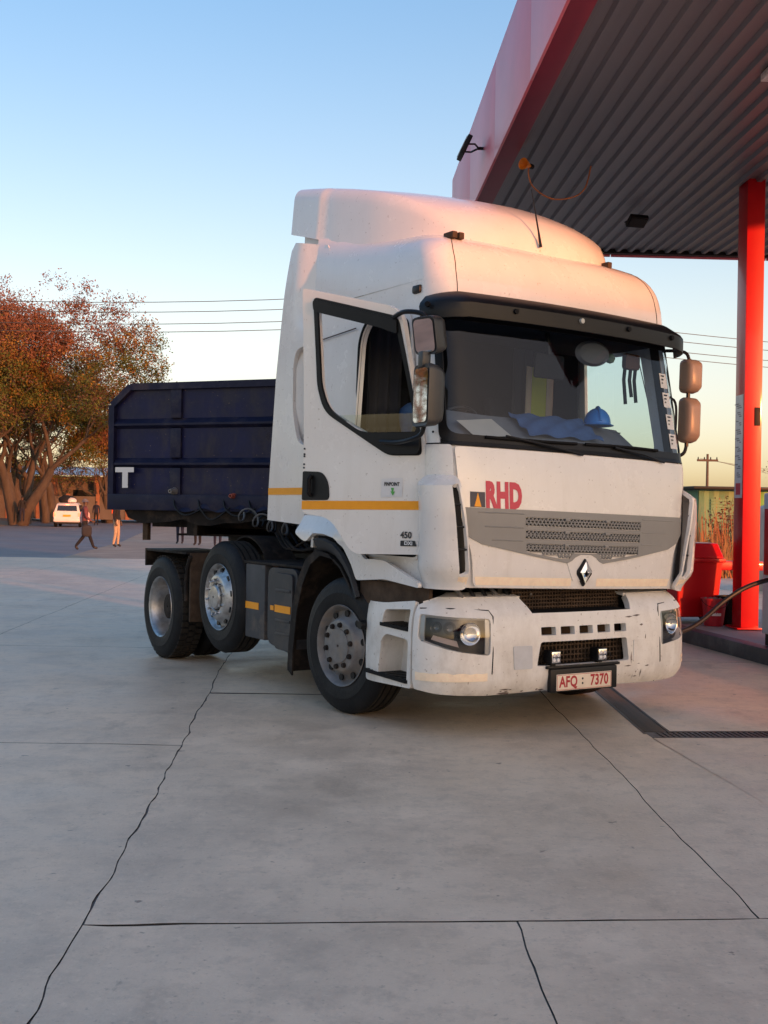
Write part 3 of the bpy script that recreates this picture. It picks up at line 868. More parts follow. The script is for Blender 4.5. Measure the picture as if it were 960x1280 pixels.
def seat(y):
    st = MB()
    st.box(-0.35, 0.22, y - 0.26, y + 0.26, 1.55, 1.72, 0.05)
    Mb = Matrix.Translation((-0.33, y, 1.68)) @ Matrix.Rotation(R(-12), 4, 'Y')
    st.box(-0.07, 0.07, -0.25, 0.25, 0, 0.66, 0.05, M=Mb); st.box(-0.05, 0.05, -0.15, 0.15, 0.68, 0.88, 0.04, M=Mb)
    st.box(-0.25, 0.15, y - 0.18, y + 0.18, 1.25, 1.55)
    return cpart('seat', st, M_seat)
seat(-0.52); seat(0.60)
for s in (-1, 1):
    cpart('rear_curtain', MB().grid(lambda y, z: (-0.28 + 0.02 * math.sin(y * 60), y, z), linspace(s * 0.55, s * 0.98, 40), [1.4, 3.05]), pmat('curtain', (0.055, 0.06, 0.08), 0.9), lining)
# things hung at the windscreen
rm = cpart('interior_mirror', MB().box(0.98, 1.01, -0.24, 0.04, 2.52, 2.70, 0.02), M_blkr); 
cpart('mirror_stalk', MB().cyl((0.98, -0.09, 2.69), (0.95, -0.09, 2.88), 0.018, n=8), M_blk, rm)
sdv = MB().lathe([(0.005, -0.02), (0.12, -0.02), (0.15, 0.0), (0.12, 0.02), (0.005, 0.02)], 24, Matrix.Translation((1.0, 0.31, 2.75)) @ Matrix.Rotation(R(80), 4, 'Z') @ Matrix.Scale(0.65, 4, (0, 0, 1)))
cpart('sun_blind_disc', sdv, pmat('blind_grey', (0.10, 0.10, 0.11), 0.6))
# ---- windscreen
wsp = rpoly([(-1.165, 1.99, 0.06), (1.165, 1.99, 0.06), (1.165, 2.95, 0.05), (-1.165, 2.95, 0.05)], 0.06)
ws = cpart('windscreen', patch(wsp, [], cabf(0.006), 0.10), M_glass)
inner = rpoly([(-1.115, 2.04, 0.09), (1.115, 2.04, 0.09), (1.115, 2.84, 0.05), (-1.115, 2.84, 0.05)], 0.06)
cpart('windscreen_surround', patch(wsp, [inner], cabf(0.0115), 0.07), M_blk, ws, solid=0.004)
for k, zc in enumerate((2.60, 2.45, 2.28, 2.13)):
    t0 = 0.93 + 0.006 * k
    st = cpart('screen_sticker', patch([(t0, zc - 0.06), (t0 + 0.085, zc - 0.06), (t0 + 0.085, zc + 0.055), (t0, zc + 0.055)], [], cabf(0.0095), 0.06), M_stk, ws, smooth=0)
    mk = MB()
    for j in range(3):
        mk.add([cab(t0 + a, zc + 0.03 - j * 0.028 + b, 0.0125) for a, b in ((0.015, 0), (0.055 - 0.012 * j, 0), (0.055 - 0.012 * j, 0.011), (0.015, 0.011))], [(0, 1, 2, 3)])
    cpart('sticker_print', mk, M_ink, ws, smooth=0)
for (t0, t1) in ((-0.86, 0.02), (-0.02, 0.86)):
    wp_ = MB()
    wp_.tube([cab(t0 + (t1 - t0) * 0.93, 1.955, 0.03), cab(t0 + (t1 - t0) * 0.6, 2.0, 0.04), cab(t0 + (t1 - t0) * 0.2, 2.045, 0.03)] if t0 < -0.5 else [cab(t1 - 0.05, 1.955, 0.03), cab(t1 - 0.3, 2.0, 0.04), cab(t0 + 0.3, 2.03, 0.03)], 0.010, 6)
    wip = cpart('wiper', wp_, M_blk)
    cpart('wiper_blade', MB().tube([cab(t, 2.035 + 0.008 * math.sin(t * 3), 0.022) for t in linspace(t0 + 0.02, t1 - 0.1, 12)], 0.011, 6), M_blkr, wip)
cpart('scuttle_strip', MB().grid(lambda t, k: cab(t, 1.965 + 0.04 * k, 0.014 - 0.006 * k), linspace(-1.155, 1.155, 40), [0, 1]), M_blk, solid=0.01)
# ---- sun visor
def visor(t, u):
    P = [(0.012, 3.045), (0.07, 3.03), (0.155, 2.975), (0.175, 2.945), (0.165, 2.885), (0.155, 2.845), (0.143, 2.842), (0.15, 2.94), (0.06, 3.0), (0.012, 3.02)]
    off = lin([(i / 9, p[0]) for i, p in enumerate(P)], u); z = lin([(i / 9, p[1]) for i, p in enumerate(P)], u)
    e = max(0, abs(t) - 0.98) / 0.2
    return cab(t, z - 0.03 * e - 0.0 * t, off * (1 - 0.25 * e * e))
vz = cpart('sun_visor', MB().grid(visor, linspace(-1.19, 1.19, 56), [i / 9 for i in range(10)]), M_blk)
for s in (-1, 1):
    cpart('visor_end', MB().add([visor(s * 1.19, i / 9) for i in range(10)], [tuple(range(10))]), M_blk, vz)
for t in (-1.14, -0.62, -0.05, 0.42, 0.92):
    a = Vector(cab(t, 2.915, 0.165)); b = Vector(cab(t, 2.915, 0.188))
    cpart('visor_lamp', MB().cyl(a, b, 0.021, 0.018, 12), M_lens if abs(t) < 0.3 else M_blkr, vz)
# ---- front panel with grey grille
hood = rpoly([(-0.935, 1.005, 0.05), (0.935, 1.005, 0.05), (0.955, 1.25, 0.1), (1.035, 1.42, 0.1), (1.075, 1.955, 0.03), (-1.075, 1.955, 0.03), (-1.035, 1.42, 0.1), (-0.955, 1.25, 0.1)], 0.05)
hp_ = cpart('front_panel', patch(hood, [], cabf(0.012), 0.10), M_paint, solid=0.02)
hump = [(0.17, 1.185), (0.13, 1.20), (0.10, 1.225), (0.05, 1.245), (-0.05, 1.245), (-0.10, 1.225), (-0.13, 1.20), (-0.17, 1.185)]
gp = [(-1.02, 1.545), (-1.03, 1.42), (-0.99, 1.35), (-0.88, 1.30)] + [(-0.45, 1.225)] + hump[::-1] + [(0.45, 1.225)] + [(0.88, 1.30), (0.99, 1.35), (1.03, 1.42), (1.02, 1.545)]
rows = [rpoly([(-0.545, 1.435), (0.545, 1.435), (0.545, 1.495), (-0.545, 1.495)], 0.006, 2), rpoly([(-0.54, 1.345), (0.54, 1.345), (0.54, 1.405), (-0.54, 1.405)], 0.006, 2),
        rpoly([(-0.53, 1.255), (-0.24, 1.215), (-0.155, 1.215), (-0.115, 1.255), (0.115, 1.255), (0.155, 1.215), (0.24, 1.215), (0.53, 1.255), (0.53, 1.315), (-0.53, 1.315)], 0.006, 2)]
gr = cpart('grille_panel', patch(gp, rows, cabf(0.022), 0.06), M_grey, solid=0.03)
for s in (-1, 1):
    for zc in (1.515, 1.42, 1.33):
        cpart('grille_crease', MB().tube([cab(s * t, zc, 0.0215) for t in linspace(0.56, 0.92 - (1.515 - zc) * 0.6, 10)], 0.0045, 5), M_grey, gr)
gi = ((1.438, 1.492, 0.545), (1.348, 1.402, 0.54), (1.22, 1.312, 0.53))
for z0, z1, w in gi:
    mesh = MB()
    stp = 0.032; tcur = -w - (z1 - z0)
    while tcur < w + (z1 - z0):
        for sg in (1, -1):
            p = []
            for k in range(5):
                z = z0 + (z1 - z0) * k / 4
                t = tcur + sg * (z - (z0 + z1) / 2) * 0.62
                if abs(t) < w and not (z < 1.262 and abs(t) < 0.12) and not (z < 1.262 - 0.0 and z < 1.21 + (abs(t) - 0.2) * 0.16 - 0.0 and abs(t) > 0.2):
                    p.append(cab(t, z, 0.0185))
            if len(p) > 1:
                mesh.tube(p, 0.0046, 4, caps=False)
        tcur += stp
    nb_ = int((z1 - z0) / 0.018)
    for k in range(1, nb_):
        z = z0 + (z1 - z0) * k / nb_
        ext = w if z > 1.262 else w - (1.262 - z) * 6.0
        for a, b in ((-ext, -0.13), (0.13, ext)) if z < 1.262 else ((-ext, ext),):
            if b - a > 0.05: mesh.tube([cab(t, z, 0.0185) for t in linspace(a, b, 12)], 0.0035, 4, caps=False)
    cpart('grille_mesh', mesh, M_grey, gr, fix=False)
    bk = MB().grid(lambda t, z: cab(t, z, 0.0145), linspace(-w + 0.002, w - 0.002, 24), [z0 - (0.0 if z0 > 1.3 else -0.04), z1])
    cpart('grille_backing', bk, M_blk, gr)
for zc in (1.505, 1.415, 1.325):
    for t in (-0.19, 0.19):
        cpart('grille_clip', MB().box(*(lambda c: (c[0] - 0.01, c[0] + 0.012, c[1] - 0.018, c[1] + 0.018, zc - 0.006 - 0.02, zc + 0.012 - 0.02))(cab(t, zc, 0.02)), 0.003), M_grey, gr)
# badge: an upright lozenge with an open centre
bc = 1.120
def loz(w, h, off): return [cab(a * w - 0.012, bc + b * h, off) for a, b in ((0, 1), (1, 0.12), (1, -0.12), (0, -1), (-1, -0.12), (-1, 0.12))]
def loz_prism(w, h, o0, o1):
    v = loz(w, h, o0) + loz(w, h, o1)
    return MB().add(v, [(5, 4, 3, 2, 1, 0), (6, 7, 8, 9, 10, 11)] + [(i, (i + 1) % 6, 6 + (i + 1) % 6, 6 + i) for i in range(6)])
bd = cpart('badge', loz_prism(0.066, 0.100, 0.012, 0.034), M_blk, hp_, bevel=0.004)
def facet(p, q, o_out, o_in):
    v = [cab(p[0] * 0.050 - 0.012, bc + p[1] * 0.080, o_out), cab(q[0] * 0.050 - 0.012, bc + q[1] * 0.080, o_out),
         cab(q[0] * 0.018 - 0.012, bc + q[1] * 0.030, o_in), cab(p[0] * 0.018 - 0.012, bc + p[1] * 0.030, o_in)]
    w = [tuple(Vector(a_) - Vector((0.012, 0, 0))) for a_ in v]
    return MB().add(v + w, [(0, 1, 2, 3), (7, 6, 5, 4), (0, 4, 5, 1), (1, 5, 6, 2), (2, 6, 7, 3), (3, 7, 4, 0)])
DI = [(0, 1), (1, 0), (0, -1), (-1, 0)]
for k in range(4):
    cpart('badge_facet', facet(DI[k], DI[(k + 1) % 4], 0.040 if k % 2 else 0.052, 0.054 if k % 2 else 0.042), M_chrome, hp_, smooth=0)
# white shield round the badge
cpart('badge_surround', patch(hump + [(-0.11, 1.06), (0.11, 1.06)], [], cabf(0.0185), 0.04), M_paint, hp_, solid=0.01)
# lettering and reflective strip on the panel
M_rhd = pmat('rhd_red', (0.62, 0.03, 0.075), 0.4)
tv, tf = text_mb('RHD', 0.230, 0.014, 0.58, spacing=1.06)
cpart('panel_lettering', MB().add([cab(-0.715 + a, 1.628 + b, 0.0145) for a, b in tv], tf), M_rhd, hp_, smooth=0)
M_navy = pmat('logo_navy', (0.015, 0.02, 0.05), 0.4)
cpart('panel_logo', patch([(-0.975, 1.548), (-0.862, 1.548), (-0.862, 1.652), (-0.975, 1.652)], [], cabf(0.0145), 0.05), M_navy, hp_, smooth=0)
cpart('logo_flame', patch([(-0.945, 1.552), (-0.892, 1.552), (-0.905, 1.60), (-0.917, 1.646), (-0.930, 1.60)], [], cabf(0.016), 0.05), M_ambr, hp_, smooth=0)
tape = rpoly([(-0.915, 1.022), (-0.12, 1.022), (-0.12, 1.078), (-0.93, 1.078)], 0.004, 2)
cpart('reflective_strip', patch(tape, [], cabf(0.0140), 0.06), M_refl, hp_, smooth=0)
cpart('reflective_strip', patch([(-a, b) for a, b in tape], [], cabf(0.0140), 0.06), M_refl, hp_, smooth=0)
# ---- corner air deflectors
for s in (-1, 1):
    def vane(t, z, s=s):
        o = 0.055 + 0.055 * math.sin(PI * min(1, max(0, (t - 0.98) / 0.34)))
        taper_ = min(1, (1.76 - z) / 0.06) if z > 1.70 else 1
        if z < 1.12: taper_ = max(0.35, (z - 0.98) / 0.14)
        return cab(s * t, z, 0.012 + o * max(0.0, taper_))
    vp = rpoly([(0.985, 0.985, 0.06), (1.30, 0.985, 0.05), (1.315, 1.76, 0.06), (1.06, 1.76, 0.05)], 0.05)
    slot = rpoly([(1.005, 1.10, 0.02), (1.055, 1.07, 0.02), (1.09, 1.69, 0.02), (1.065, 1.70, 0.02)], 0.02, 3)
    vn = cpart('corner_deflector', patch(vp, [slot], vane, 0.045), M_paint, solid=0.03)
    cpart('corner_panel', patch(rpoly([(1.085, 1.74), (1.30, 1.74), (1.30, 1.965), (1.088, 1.965)], 0.02), [], lambda t, z, s=s: cab(s * t, z, 0.014), 0.05), M_paint, solid=0.02)
    cpart('slot_backing', patch([(0.985, 1.06), (1.075, 1.05), (1.105, 1.70), (1.05, 1.71)], [], lambda t, z, s=s: cab(s * t, z, 0.012), 0.05), M_blk, vn)
    for zc in (1.26, 1.41, 1.56):
        cpart('slot_bar', MB().tube([cab(s * (1.0 + (zc - 1.07) * 0.09), zc, 0.075), cab(s * (1.075 + (zc - 1.07) * 0.03), zc, 0.078)], 0.008, 6), M_blk, vn)
    cpart('corner_reflector', patch([(1.0, 1.025), (1.06, 1.025), (1.06, 1.075), (1.0, 1.075)], [], lambda t, z, s=s: tuple(Vector(vane(t, z)) + (Vector(cab(s * t, z, 0.1)) - Vector(cab(s * t, z, 0.0))) * 0.02), 0.03), M_refl, vn, smooth=0)
for s in (-1, 1):
    cpart('panel_gap', MB().tube([cab(s * 1.31, z, 0.0) for z in linspace(1.02, 1.93, 10)], 0.005, 5), M_blkr)
    cpart('panel_gap', MB().tube([cab(s * t, 1.972, 0.004) for t in linspace(1.06, 1.30, 8)], 0.004, 5), M_blkr)
    for zc in (1.2, 1.5):
        cpart('panel_rivet', MB().cyl(cab(s * 1.2, zc + 0.55, 0.014), cab(s * 1.2, zc + 0.55, 0.019), 0.008, n=8), M_blkr)
# antenna, roof brackets
an = cpart('antenna', MB().tube([(0.90, -0.14, 3.50), (0.885, -0.155, 3.62), (0.84, -0.20, 3.93)], [0.012, 0.007, 0.0035], 6), M_blk)
# ---- roof deflector: wedge lofted from nose to tail
def dfl(u, a):
    """u 0 nose .. 1 tail ; a angle across: -1 right bottom .. 1 left bottom"""
    x = 0.90 - u * 2.15
    w = lin([(0, 0.70), (0.05, 0.80), (0.15, 0.90), (0.35, 1.0), (0.7, 1.08), (1, 1.10)], u)
    zb = lin([(0, 3.38), (0.10, 3.46), (0.2, 3.545), (0.45, 3.62), (0.7, 3.72), (1, 3.87)], u)
    zt = lin([(0, 3.44), (0.012, 3.54), (0.03, 3.64), (0.08, 3.74), (0.15, 3.83), (0.25, 3.93), (0.4, 4.03), (0.6, 4.12), (0.8, 4.2), (1, 4.27)], u)
    # superellipse-like cross-section
    e = abs(a); s = 1 if a > 0 else -1
    if e > 0.80:
        f = (e - 0.80) / 0.20
        y = w * (0.985 + 0.015 * f); z = zt - (zt - zb) * (0.28 + 0.72 * f)
    elif e > 0.62:
        ph = (e - 0.62) / 0.18 * PI / 2
        h = min(0.28 * (zt - zb), 0.12); y0 = w * 0.90
        y = y0 + (w * 0.985 - y0) * math.sin(ph); z = zt - 0.28 * (zt - zb) * (1 - math.cos(ph))
    else:
        y = w * 0.90 * e / 0.62
        z = zt
    z -= 0.05 * (y / 1.0) ** 2 * (1 - 0.5 * u)
    bow = 0.30 * (y / 0.9) ** 2 * (1 - u) ** 1.5
    return (x - bow, s * y, z)
us = [0, 0.015, 0.04, 0.08, 0.13, 0.19, 0.26, 0.34, 0.43, 0.52, 0.61, 0.70, 0.755, 0.765, 0.80, 0.9, 1.0]
as_ = [-1, -0.94, -0.88, -0.80] + linspace(-0.765, -0.62, 6) + linspace(-0.55, 0.55, 13) + linspace(0.62, 0.765, 6) + [0.80, 0.88, 0.94, 1]
def smoothd(u, a):
    p = [Vector(dfl(min(1, max(0, u + d)), a)) for d in (-0.03, -0.015, 0, 0.015, 0.03)]
    q = sum(p, Vector()) / 5
    if u < 0.03 or u > 0.97: q = p[2]
    if 0.757 < u: q.y *= 1.008; q.z += 0.0
    return tuple(q)
rd_ = cpart('roof_deflector', MB().grid(smoothd, us, as_), M_paint, solid=0.025, smooth=50)
for y in (-0.86, -0.80, 0.62):
    cpart('roof_clip', MB().box(0.70, 0.82, y - 0.02, y + 0.025, 3.47, 3.52, 0.01), M_brown, rd_)
cpart('roof_riser', MB().prism([(-1.13, 3.58), (-0.6, 3.52), (-0.6, 3.70), (-1.13, 3.90)], lambda a, b: (a, -1.04, b), lambda a, b: (a, 1.04, b)), M_paint, rd_)
# ---- side fairings behind the cab
for s in (-1, 1):
    zr = [(1.41, -1.40), (1.72, -1.385), (2.63, -1.29), (3.3, -1.17), (3.66, -1.09)]
    zf = [(1.38, -0.735), (3.12, -0.735), (3.3, -0.64), (3.55, -0.55)]
    poly = [(b, a) for a, b in zr] + [(-1.03, 3.72), (-0.62, 3.64)] + [(b, a) for a, b in zf[::-1]]
    rec = rpoly([(-0.735 - 0.015, 2.02, 0.02), (-0.735 - 0.015, 2.84, 0.02), (-0.93, 2.82, 0.10), (-0.98, 2.7, 0.1), (-0.975, 2.3, 0.1), (-0.88, 2.06, 0.12)], 0.05)
    fr_ = cpart('side_fairing', patch(poly, [rec], lambda x, z, s=s: (x, s * (1.155 + 0.02 * (z - 1.4) - 0.02 * max(0, (z - 3.2) / 0.45) ** 2 - 0.085 * min(1, max(0, (x + 0.95) / 0.25)) * min(1, max(0, (z - 2.95) / 0.2))), z), 0.09), M_paint, solid=0.035, soff=-1 if s < 0 else -1)
    # scoop: its floor slopes inwards to the front
    sc = MB().grid(lambda x, z, s=s: (x, s * (1.165 - 0.12 * min(1, max(0, (x + 1.0) / 0.16)) ), z), linspace(-1.0, -0.735, 8), linspace(2.0, 2.86, 8))
    cpart('fairing_scoop', sc, M_paint, fr_, solid=0.01)
    lv = MB()
    for k in range(17):
        lv.box(-0.79, -0.742, s * 1.02 - 0.035, s * 1.02 + 0.085 if s > 0 else s * 1.02 + 0.035, 2.05 + k * 0.044, 2.075 + k * 0.044, 0.004)
    if s < 0:
        lv = MB()
        for k in range(17):
            lv.box(-0.795, -0.742, -1.16, -1.0, 2.05 + k * 0.044, 2.078 + k * 0.044, 0.004)
    cpart('fairing_louvre', lv, M_blk, fr_)
    tp = MB().grid(lambda x, z, s=s: (x, s * (1.1585 + 0.02 * (z - 1.4)), z), linspace(-1.385, -0.74, 6), linspace(1.625, 1.682, 2))
    cpart('reflective_strip', tp, M_ambr, fr_, solid=0.002, soff=0)
    cpart('reflector', MB().box(-0.752, -0.735, s * 1.168 - 0.004, s * 1.168 + 0.004, 1.76, 1.83), M_inkred, fr_)

# ---- open driver door
TH = R(20.6)
HX, HY = 1.01, -1.15
def door(s_, z, off=0.0):
    """s_ from hinge to rear edge, off outwards (towards the viewer's left)"""
    b = 0.02 * math.sin(PI * min(1, max(0, s_ / 1.13))) + 0.06 * max(0, (z - 1.9)) ** 1.2
    o = off + b
    dx, dy = -math.cos(TH), -math.sin(TH); nx, ny = math.sin(TH), -math.cos(TH)
    # windscreen pillar rake brings the upper front edge back
    return (HX + dx * s_ + nx * o, HY + dy * s_ + ny * o, z)
def doorf(off): return lambda a, b: door(a, b, off)
dout = rpoly([(0.01, 1.21, 0.04), (0.01, 1.95, 0.02), (0.09, 2.15, 0.1), (0.215, 2.86, 0.05), (0.30, 2.93, 0.06), (1.135, 3.13, 0.03), (1.13, 1.47, 0.05), (0.84, 1.44, 0.10), (0.62, 1.19, 0.08)], 0.05)
dwin = rpoly([(0.075, 2.02, 0.03), (0.255, 2.80, 0.04), (1.00, 3.0, 0.05), (0.965, 2.40, 0.05), (0.90, 2.23, 0.08), (0.47, 2.02, 0.08)], 0.05)
dr = cpart('door', patch(dout, [dwin], doorf(0), 0.08), M_paint, solid=0.055, soff=-1)
dtrim_o = rpoly([(0.045, 1.89, 0.04), (0.06, 2.05, 0.03), (0.235, 2.82, 0.04), (0.27, 2.86, 0.03), (1.025, 3.055, 0.05), (0.99, 2.40, 0.06), (0.925, 2.215, 0.1), (0.325, 1.89, 0.06)], 0.05)
dwin_s = rpoly([(0.09, 2.055, 0.03), (0.262, 2.785, 0.04), (0.985, 2.975, 0.04), (0.952, 2.41, 0.05), (0.885, 2.235, 0.1), (0.565, 2.055, 0.08)], 0.05)
tr_ = cpart('window_trim', patch(dtrim_o, [dwin_s], doorf(0.006), 0.06), M_blk, dr, solid=0.02)
# wind deflector along the top of the window
cpart('wind_deflector', patch(rpoly([(0.245, 2.73, 0.02), (0.25, 2.83, 0.02), (1.02, 3.035, 0.04), (1.01, 2.945, 0.03), (0.40, 2.785, 0.02)], 0.02), [], doorf(0.022), 0.06), M_blk, dr, solid=0.012)
gl_ = rpoly([(0.092, 2.058, 0.01), (0.125, 2.185, 0.01), (0.80, 2.185, 0.0), (0.56, 2.055, 0.02)], 0.01, 2)
cpart('door_glass', patch(gl_, [], doorf(-0.02), 0.08), M_sglass, dr, smooth=0)
# mirror foot moulding at the lower front corner of the window
cpart('mirror_foot', patch(rpoly([(0.05, 1.90, 0.05), (0.06, 2.045, 0.03), (0.56, 2.045, 0.04), (0.31, 1.90, 0.05)], 0.04), [], doorf(0.028), 0.05), M_blk, dr, solid=0.025)
hd = cpart('door_handle', patch(rpoly([(1.125, 1.565, 0.015), (1.125, 1.78, 0.015), (0.93, 1.775, 0.06), (0.865, 1.70, 0.06), (0.85, 1.57, 0.04)], 0.03), [], doorf(0.008), 0.05), M_blk, dr, solid=0.02)
hm = MB(); hm.tube([door(1.03, 1.60, 0.012), door(1.035, 1.62, 0.035), door(1.035, 1.72, 0.035), door(1.03, 1.745, 0.012)], 0.017, 8)
cpart('handle_grip', hm, M_blkr, dr)
cpart('reflective_strip', patch([(0.012, 1.517), (0.012, 1.578), (1.128, 1.560), (1.128, 1.497)], [], doorf(0.003), 0.06), M_ambr, dr, smooth=0)
cpart('door_sticker', patch([(0.195, 1.605), (0.195, 1.735), (0.375, 1.728), (0.375, 1.597)], [], doorf(0.0035), 0.06), M_stk, dr, smooth=0)
tv, tf = text_mb('PINPOINT', 0.036, 0.0012, 0.80)
cpart('sticker_lettering', MB().add([door(0.285 - a, 1.690 + b, 0.0065) for a, b in tv], tf), M_ink, dr, smooth=0)
cpart('sticker_tick', MB().add([door(0.285 - a, 1.64 + b, 0.0065) for a, b in ((-0.005, 0.025), (0.02, 0.025), (0.012, -0.03), (-0.008, 0.0), (0.03, -0.0))], [(0, 1, 2), (3, 4, 2)]), pmat('print_green', (0.08, 0.38, 0.07), 0.4), dr, smooth=0)
tv, tf = text_mb('450', 0.062, 0.002, 1.0)
cpart('model_badge', MB().add([door(0.150 - a, 1.338 + b, 0.006) for a, b in tv], tf), pmat('badge_grey', (0.06, 0.06, 0.065), 0.35, metal=0.5), dr, smooth=0)
cpart('model_badge', patch(rpoly([(0.06, 1.265), (0.195, 1.262), (0.195, 1.300), (0.075, 1.303)], 0.005, 2), [], doorf(0.005), 0.05), M_ink, dr, smooth=0)
tv, tf = text_mb('DXi', 0.034, 0.0015, 1.2)
cpart('model_badge', MB().add([door(0.128 - a, 1.283 + b, 0.0075) for a, b in tv], tf), M_white, dr, smooth=0)
mbk = MB()
for z in (1.94, 1.90, 1.885, 1.825, 1.80):
    mbk.add([door(a, z + b, 0.0035) for a, b in ((1.108, 0), (1.128, 0), (1.128, 0.013), (1.112, 0.013))], [(0, 1, 2, 3)])
cpart('door_edge_marks', mbk, M_ink, dr, smooth=0)
cpart('door_liner', patch(rpoly([(0.05, 1.26), (0.05, 1.9), (0.5, 1.95), (0.9, 2.1), (1.06, 2.1), (1.06, 1.53), (0.84, 1.5), (0.6, 1.25)], 0.03), [], doorf(-0.07), 0.1), M_lining, dr, solid=0.03)

# ---- mirrors
def mirror_head(parent, C, yaw, w, h, d, shellmat, glass=True, name='mirror_head', tilt=0.0):
    Mx = Matrix.Translation(C) @ Matrix.Rotation(yaw, 4, 'Z') @ Matrix.Rotation(tilt, 4, 'Y')
    # local +x is the glass side
    m_ = MB()
    pr = rpoly([(-w / 2, -h / 2), (w / 2, -h / 2), (w / 2, h / 2), (-w / 2, h / 2)], 0.045, 5)
    for (x, k) in ((0.0, 1.0), (-0.01, 1.03), (-d * 0.5, 0.99), (-d * 0.85, 0.86), (-d, 0.62)):
        pass
    rings = [(0.0, 0.93), (0.004, 1.0), (-0.02, 1.03), (-d * 0.55, 0.98), (-d * 0.87, 0.84), (-d, 0.6)]
    n_ = len(pr)
    v = []; f = []
    for x, k in rings: v += [Mx @ Vector((x, a * k, b * k)) for a, b in pr]
    for i in range(len(rings) - 1):
        f += [(i * n_ + j, i * n_ + (j + 1) % n_, (i + 1) * n_ + (j + 1) % n_, (i + 1) * n_ + j) for j in range(n_)]
    f.append(tuple(range((len(rings) - 1) * n_, len(rings) * n_)))
    f.append(tuple(range(n_))[::-1])
    m_.add(v, f)
    o = cpart(name, m_, shellmat, parent, smooth=45)
    if glass:
        gq = MB().add([Mx @ Vector((0.008 + 0.0, a * 0.86, b * 0.88)) for a, b in pr], [tuple(range(n_))])
        cpart('mirror_pane', gq, M_mirror, parent)
    return o
M_mshell = pmat('mirror_shell', (0.035, 0.035, 0.037), 0.4, var=0.1, vscale=5)
mp = Vector(door(0.04, 2.1, 0.12))
# driver side pair, carried by arms on the door
ar = MB()
ar.tube(spline([door(0.36, 1.985, 0.05), door(0.20, 1.975, 0.09), door(0.05, 1.985, 0.15), door(-0.06, 2.02, 0.17), door(-0.09, 2.10, 0.17)], 5), 0.016, 8)
ar.tube(spline([door(0.27, 2.845, 0.02), door(0.12, 2.86, 0.10), door(-0.04, 2.83, 0.12), door(-0.09, 2.76, 0.11)], 5), 0.017, 8)
ar.tube([door(-0.09, 2.78, 0.11), door(-0.09, 2.08, 0.17)], 0.018, 8)
arm = cpart('mirror_arm', ar, M_blk)
c1 = Vector(door(-0.09, 2.675, 0.17)); c2 = Vector(door(-0.09, 2.275, 0.21))
GY = R(-94)
mirror_head(arm, c1, R(-76), 0.20, 0.25, 0.14, M_mshell, tilt=R(12))
mirror_head(arm, c2, GY, 0.21, 0.41, 0.14, M_mshell)
cpart('mirror_link', MB().box(c1.x - 0.03, c1.x + 0.03, c1.y - 0.03, c1.y + 0.03, 2.46, 2.57, 0.012), M_mshell, arm)
# passenger side pair, closed door
M_mshell2 = pmat('mirror_shell_sunlit', (0.24, 0.19, 0.15), 0.35, var=0.1, vscale=5)  # dark shell; the warm sunlight on it is put into the colour
ar2 = MB()
ar2.tube(spline([(0.75, 1.12, 2.85), (0.86, 1.18, 2.88), (0.98, 1.30, 2.87), (1.0, 1.335, 2.80)], 5), 0.014, 8)
ar2.tube(spline([(0.85, 1.12, 2.02), (0.92, 1.22, 2.02), (0.99, 1.31, 2.06), (1.0, 1.335, 2.14)], 5), 0.014, 8)
ar2.tube([(1.0, 1.335, 2.82), (1.0, 1.335, 2.12)], 0.016, 8)
ar2.tube(spline([(0.9, 1.13, 2.15), (0.98, 1.2, 2.17), (1.0, 1.21, 2.33), (0.98, 1.2, 2.48), (0.9, 1.12, 2.50)], 5), 0.010, 6)
arm2 = cpart('mirror_arm', ar2, M_blk)
mirror_head(arm2, Vector((0.97, 1.35, 2.68)), R(168), 0.145, 0.265, 0.13, M_mshell2)
mirror_head(arm2, Vector((0.97, 1.35, 2.33)), R(168), 0.14, 0.355, 0.13, M_mshell2)
cpart('side_window', patch(win_hole, [], side(1, -0.005), 0.2), M_sglass)
cpart('door_line', ring(rpoly([(-0.10, 1.45, 0.05), (-0.10, 3.02, 0.06), (0.60, 2.93, 0.06), (0.90, 2.0, 0.05), (0.93, 1.22, 0.05), (0.42, 1.2, 0.08), (0.2, 1.42, 0.1)], 0.05), side(1, 0.016), 0.004, 0), M_blkr)
# grab rail and shut-line seen through the door window
cpart('cab_crease', MB().tube([side(-1, 0.016)(x, 2.86 + 0.055 * (x + 0.7)) for x in linspace(-0.72, -0.06, 6)], 0.005, 5), M_brown, shell)
# door rim on the body side
cpart('opening_flange', patch(rpoly([(-0.04, 1.17, 0.05), (-0.04, 2.85, 0.14), (0.09, 3.005, 0.14), (0.69, 2.92, 0.06), (0.915, 2.03, 0.05), (0.93, 1.17, 0.05)], 0.05), [door_hole], side(-1, 0.017), 0.07), M_paint, shell, solid=0.012)
# ---- bumper
XB = [(0.28, 1.31), (0.33, 1.365), (0.40, 1.385), (0.70, 1.385), (0.84, 1.365), (0.90, 1.325), (0.955, 1.25)]
def bplan(a):
    if a < 0.98:
        return -0.10 * a * a, a
    if a < 1.42:
        p = (a - 0.98) / 0.44 * PI / 2
        y = 0.98 + 0.25 * math.sin(p)
        return -0.10 * y * y - 0.23 * (1 - math.cos(p)), y
    return -0.381 - (a - 1.42), 1.23
def bum(t, z, off=0.0):
    a = abs(t); s = 1 if t >= 0 else -1
    x, y = bplan(a)
    x1, y1 = bplan(a + 0.01); x0, y0 = bplan(max(0, a - 0.01))
    d = Vector((x1 - x0, y1 - y0)); d.normalize()
    lean = smo(XB, z, 0.02) - 1.385
    k = off + lean * (1 if a < 1.3 else max(0.3, 1 - (a - 1.3) * 3))
    x += d.y * k; y -= d.x * k
    return (1.385 + x, s * y, z)
def bumf(off): return lambda t, z: bum(t, z, off)
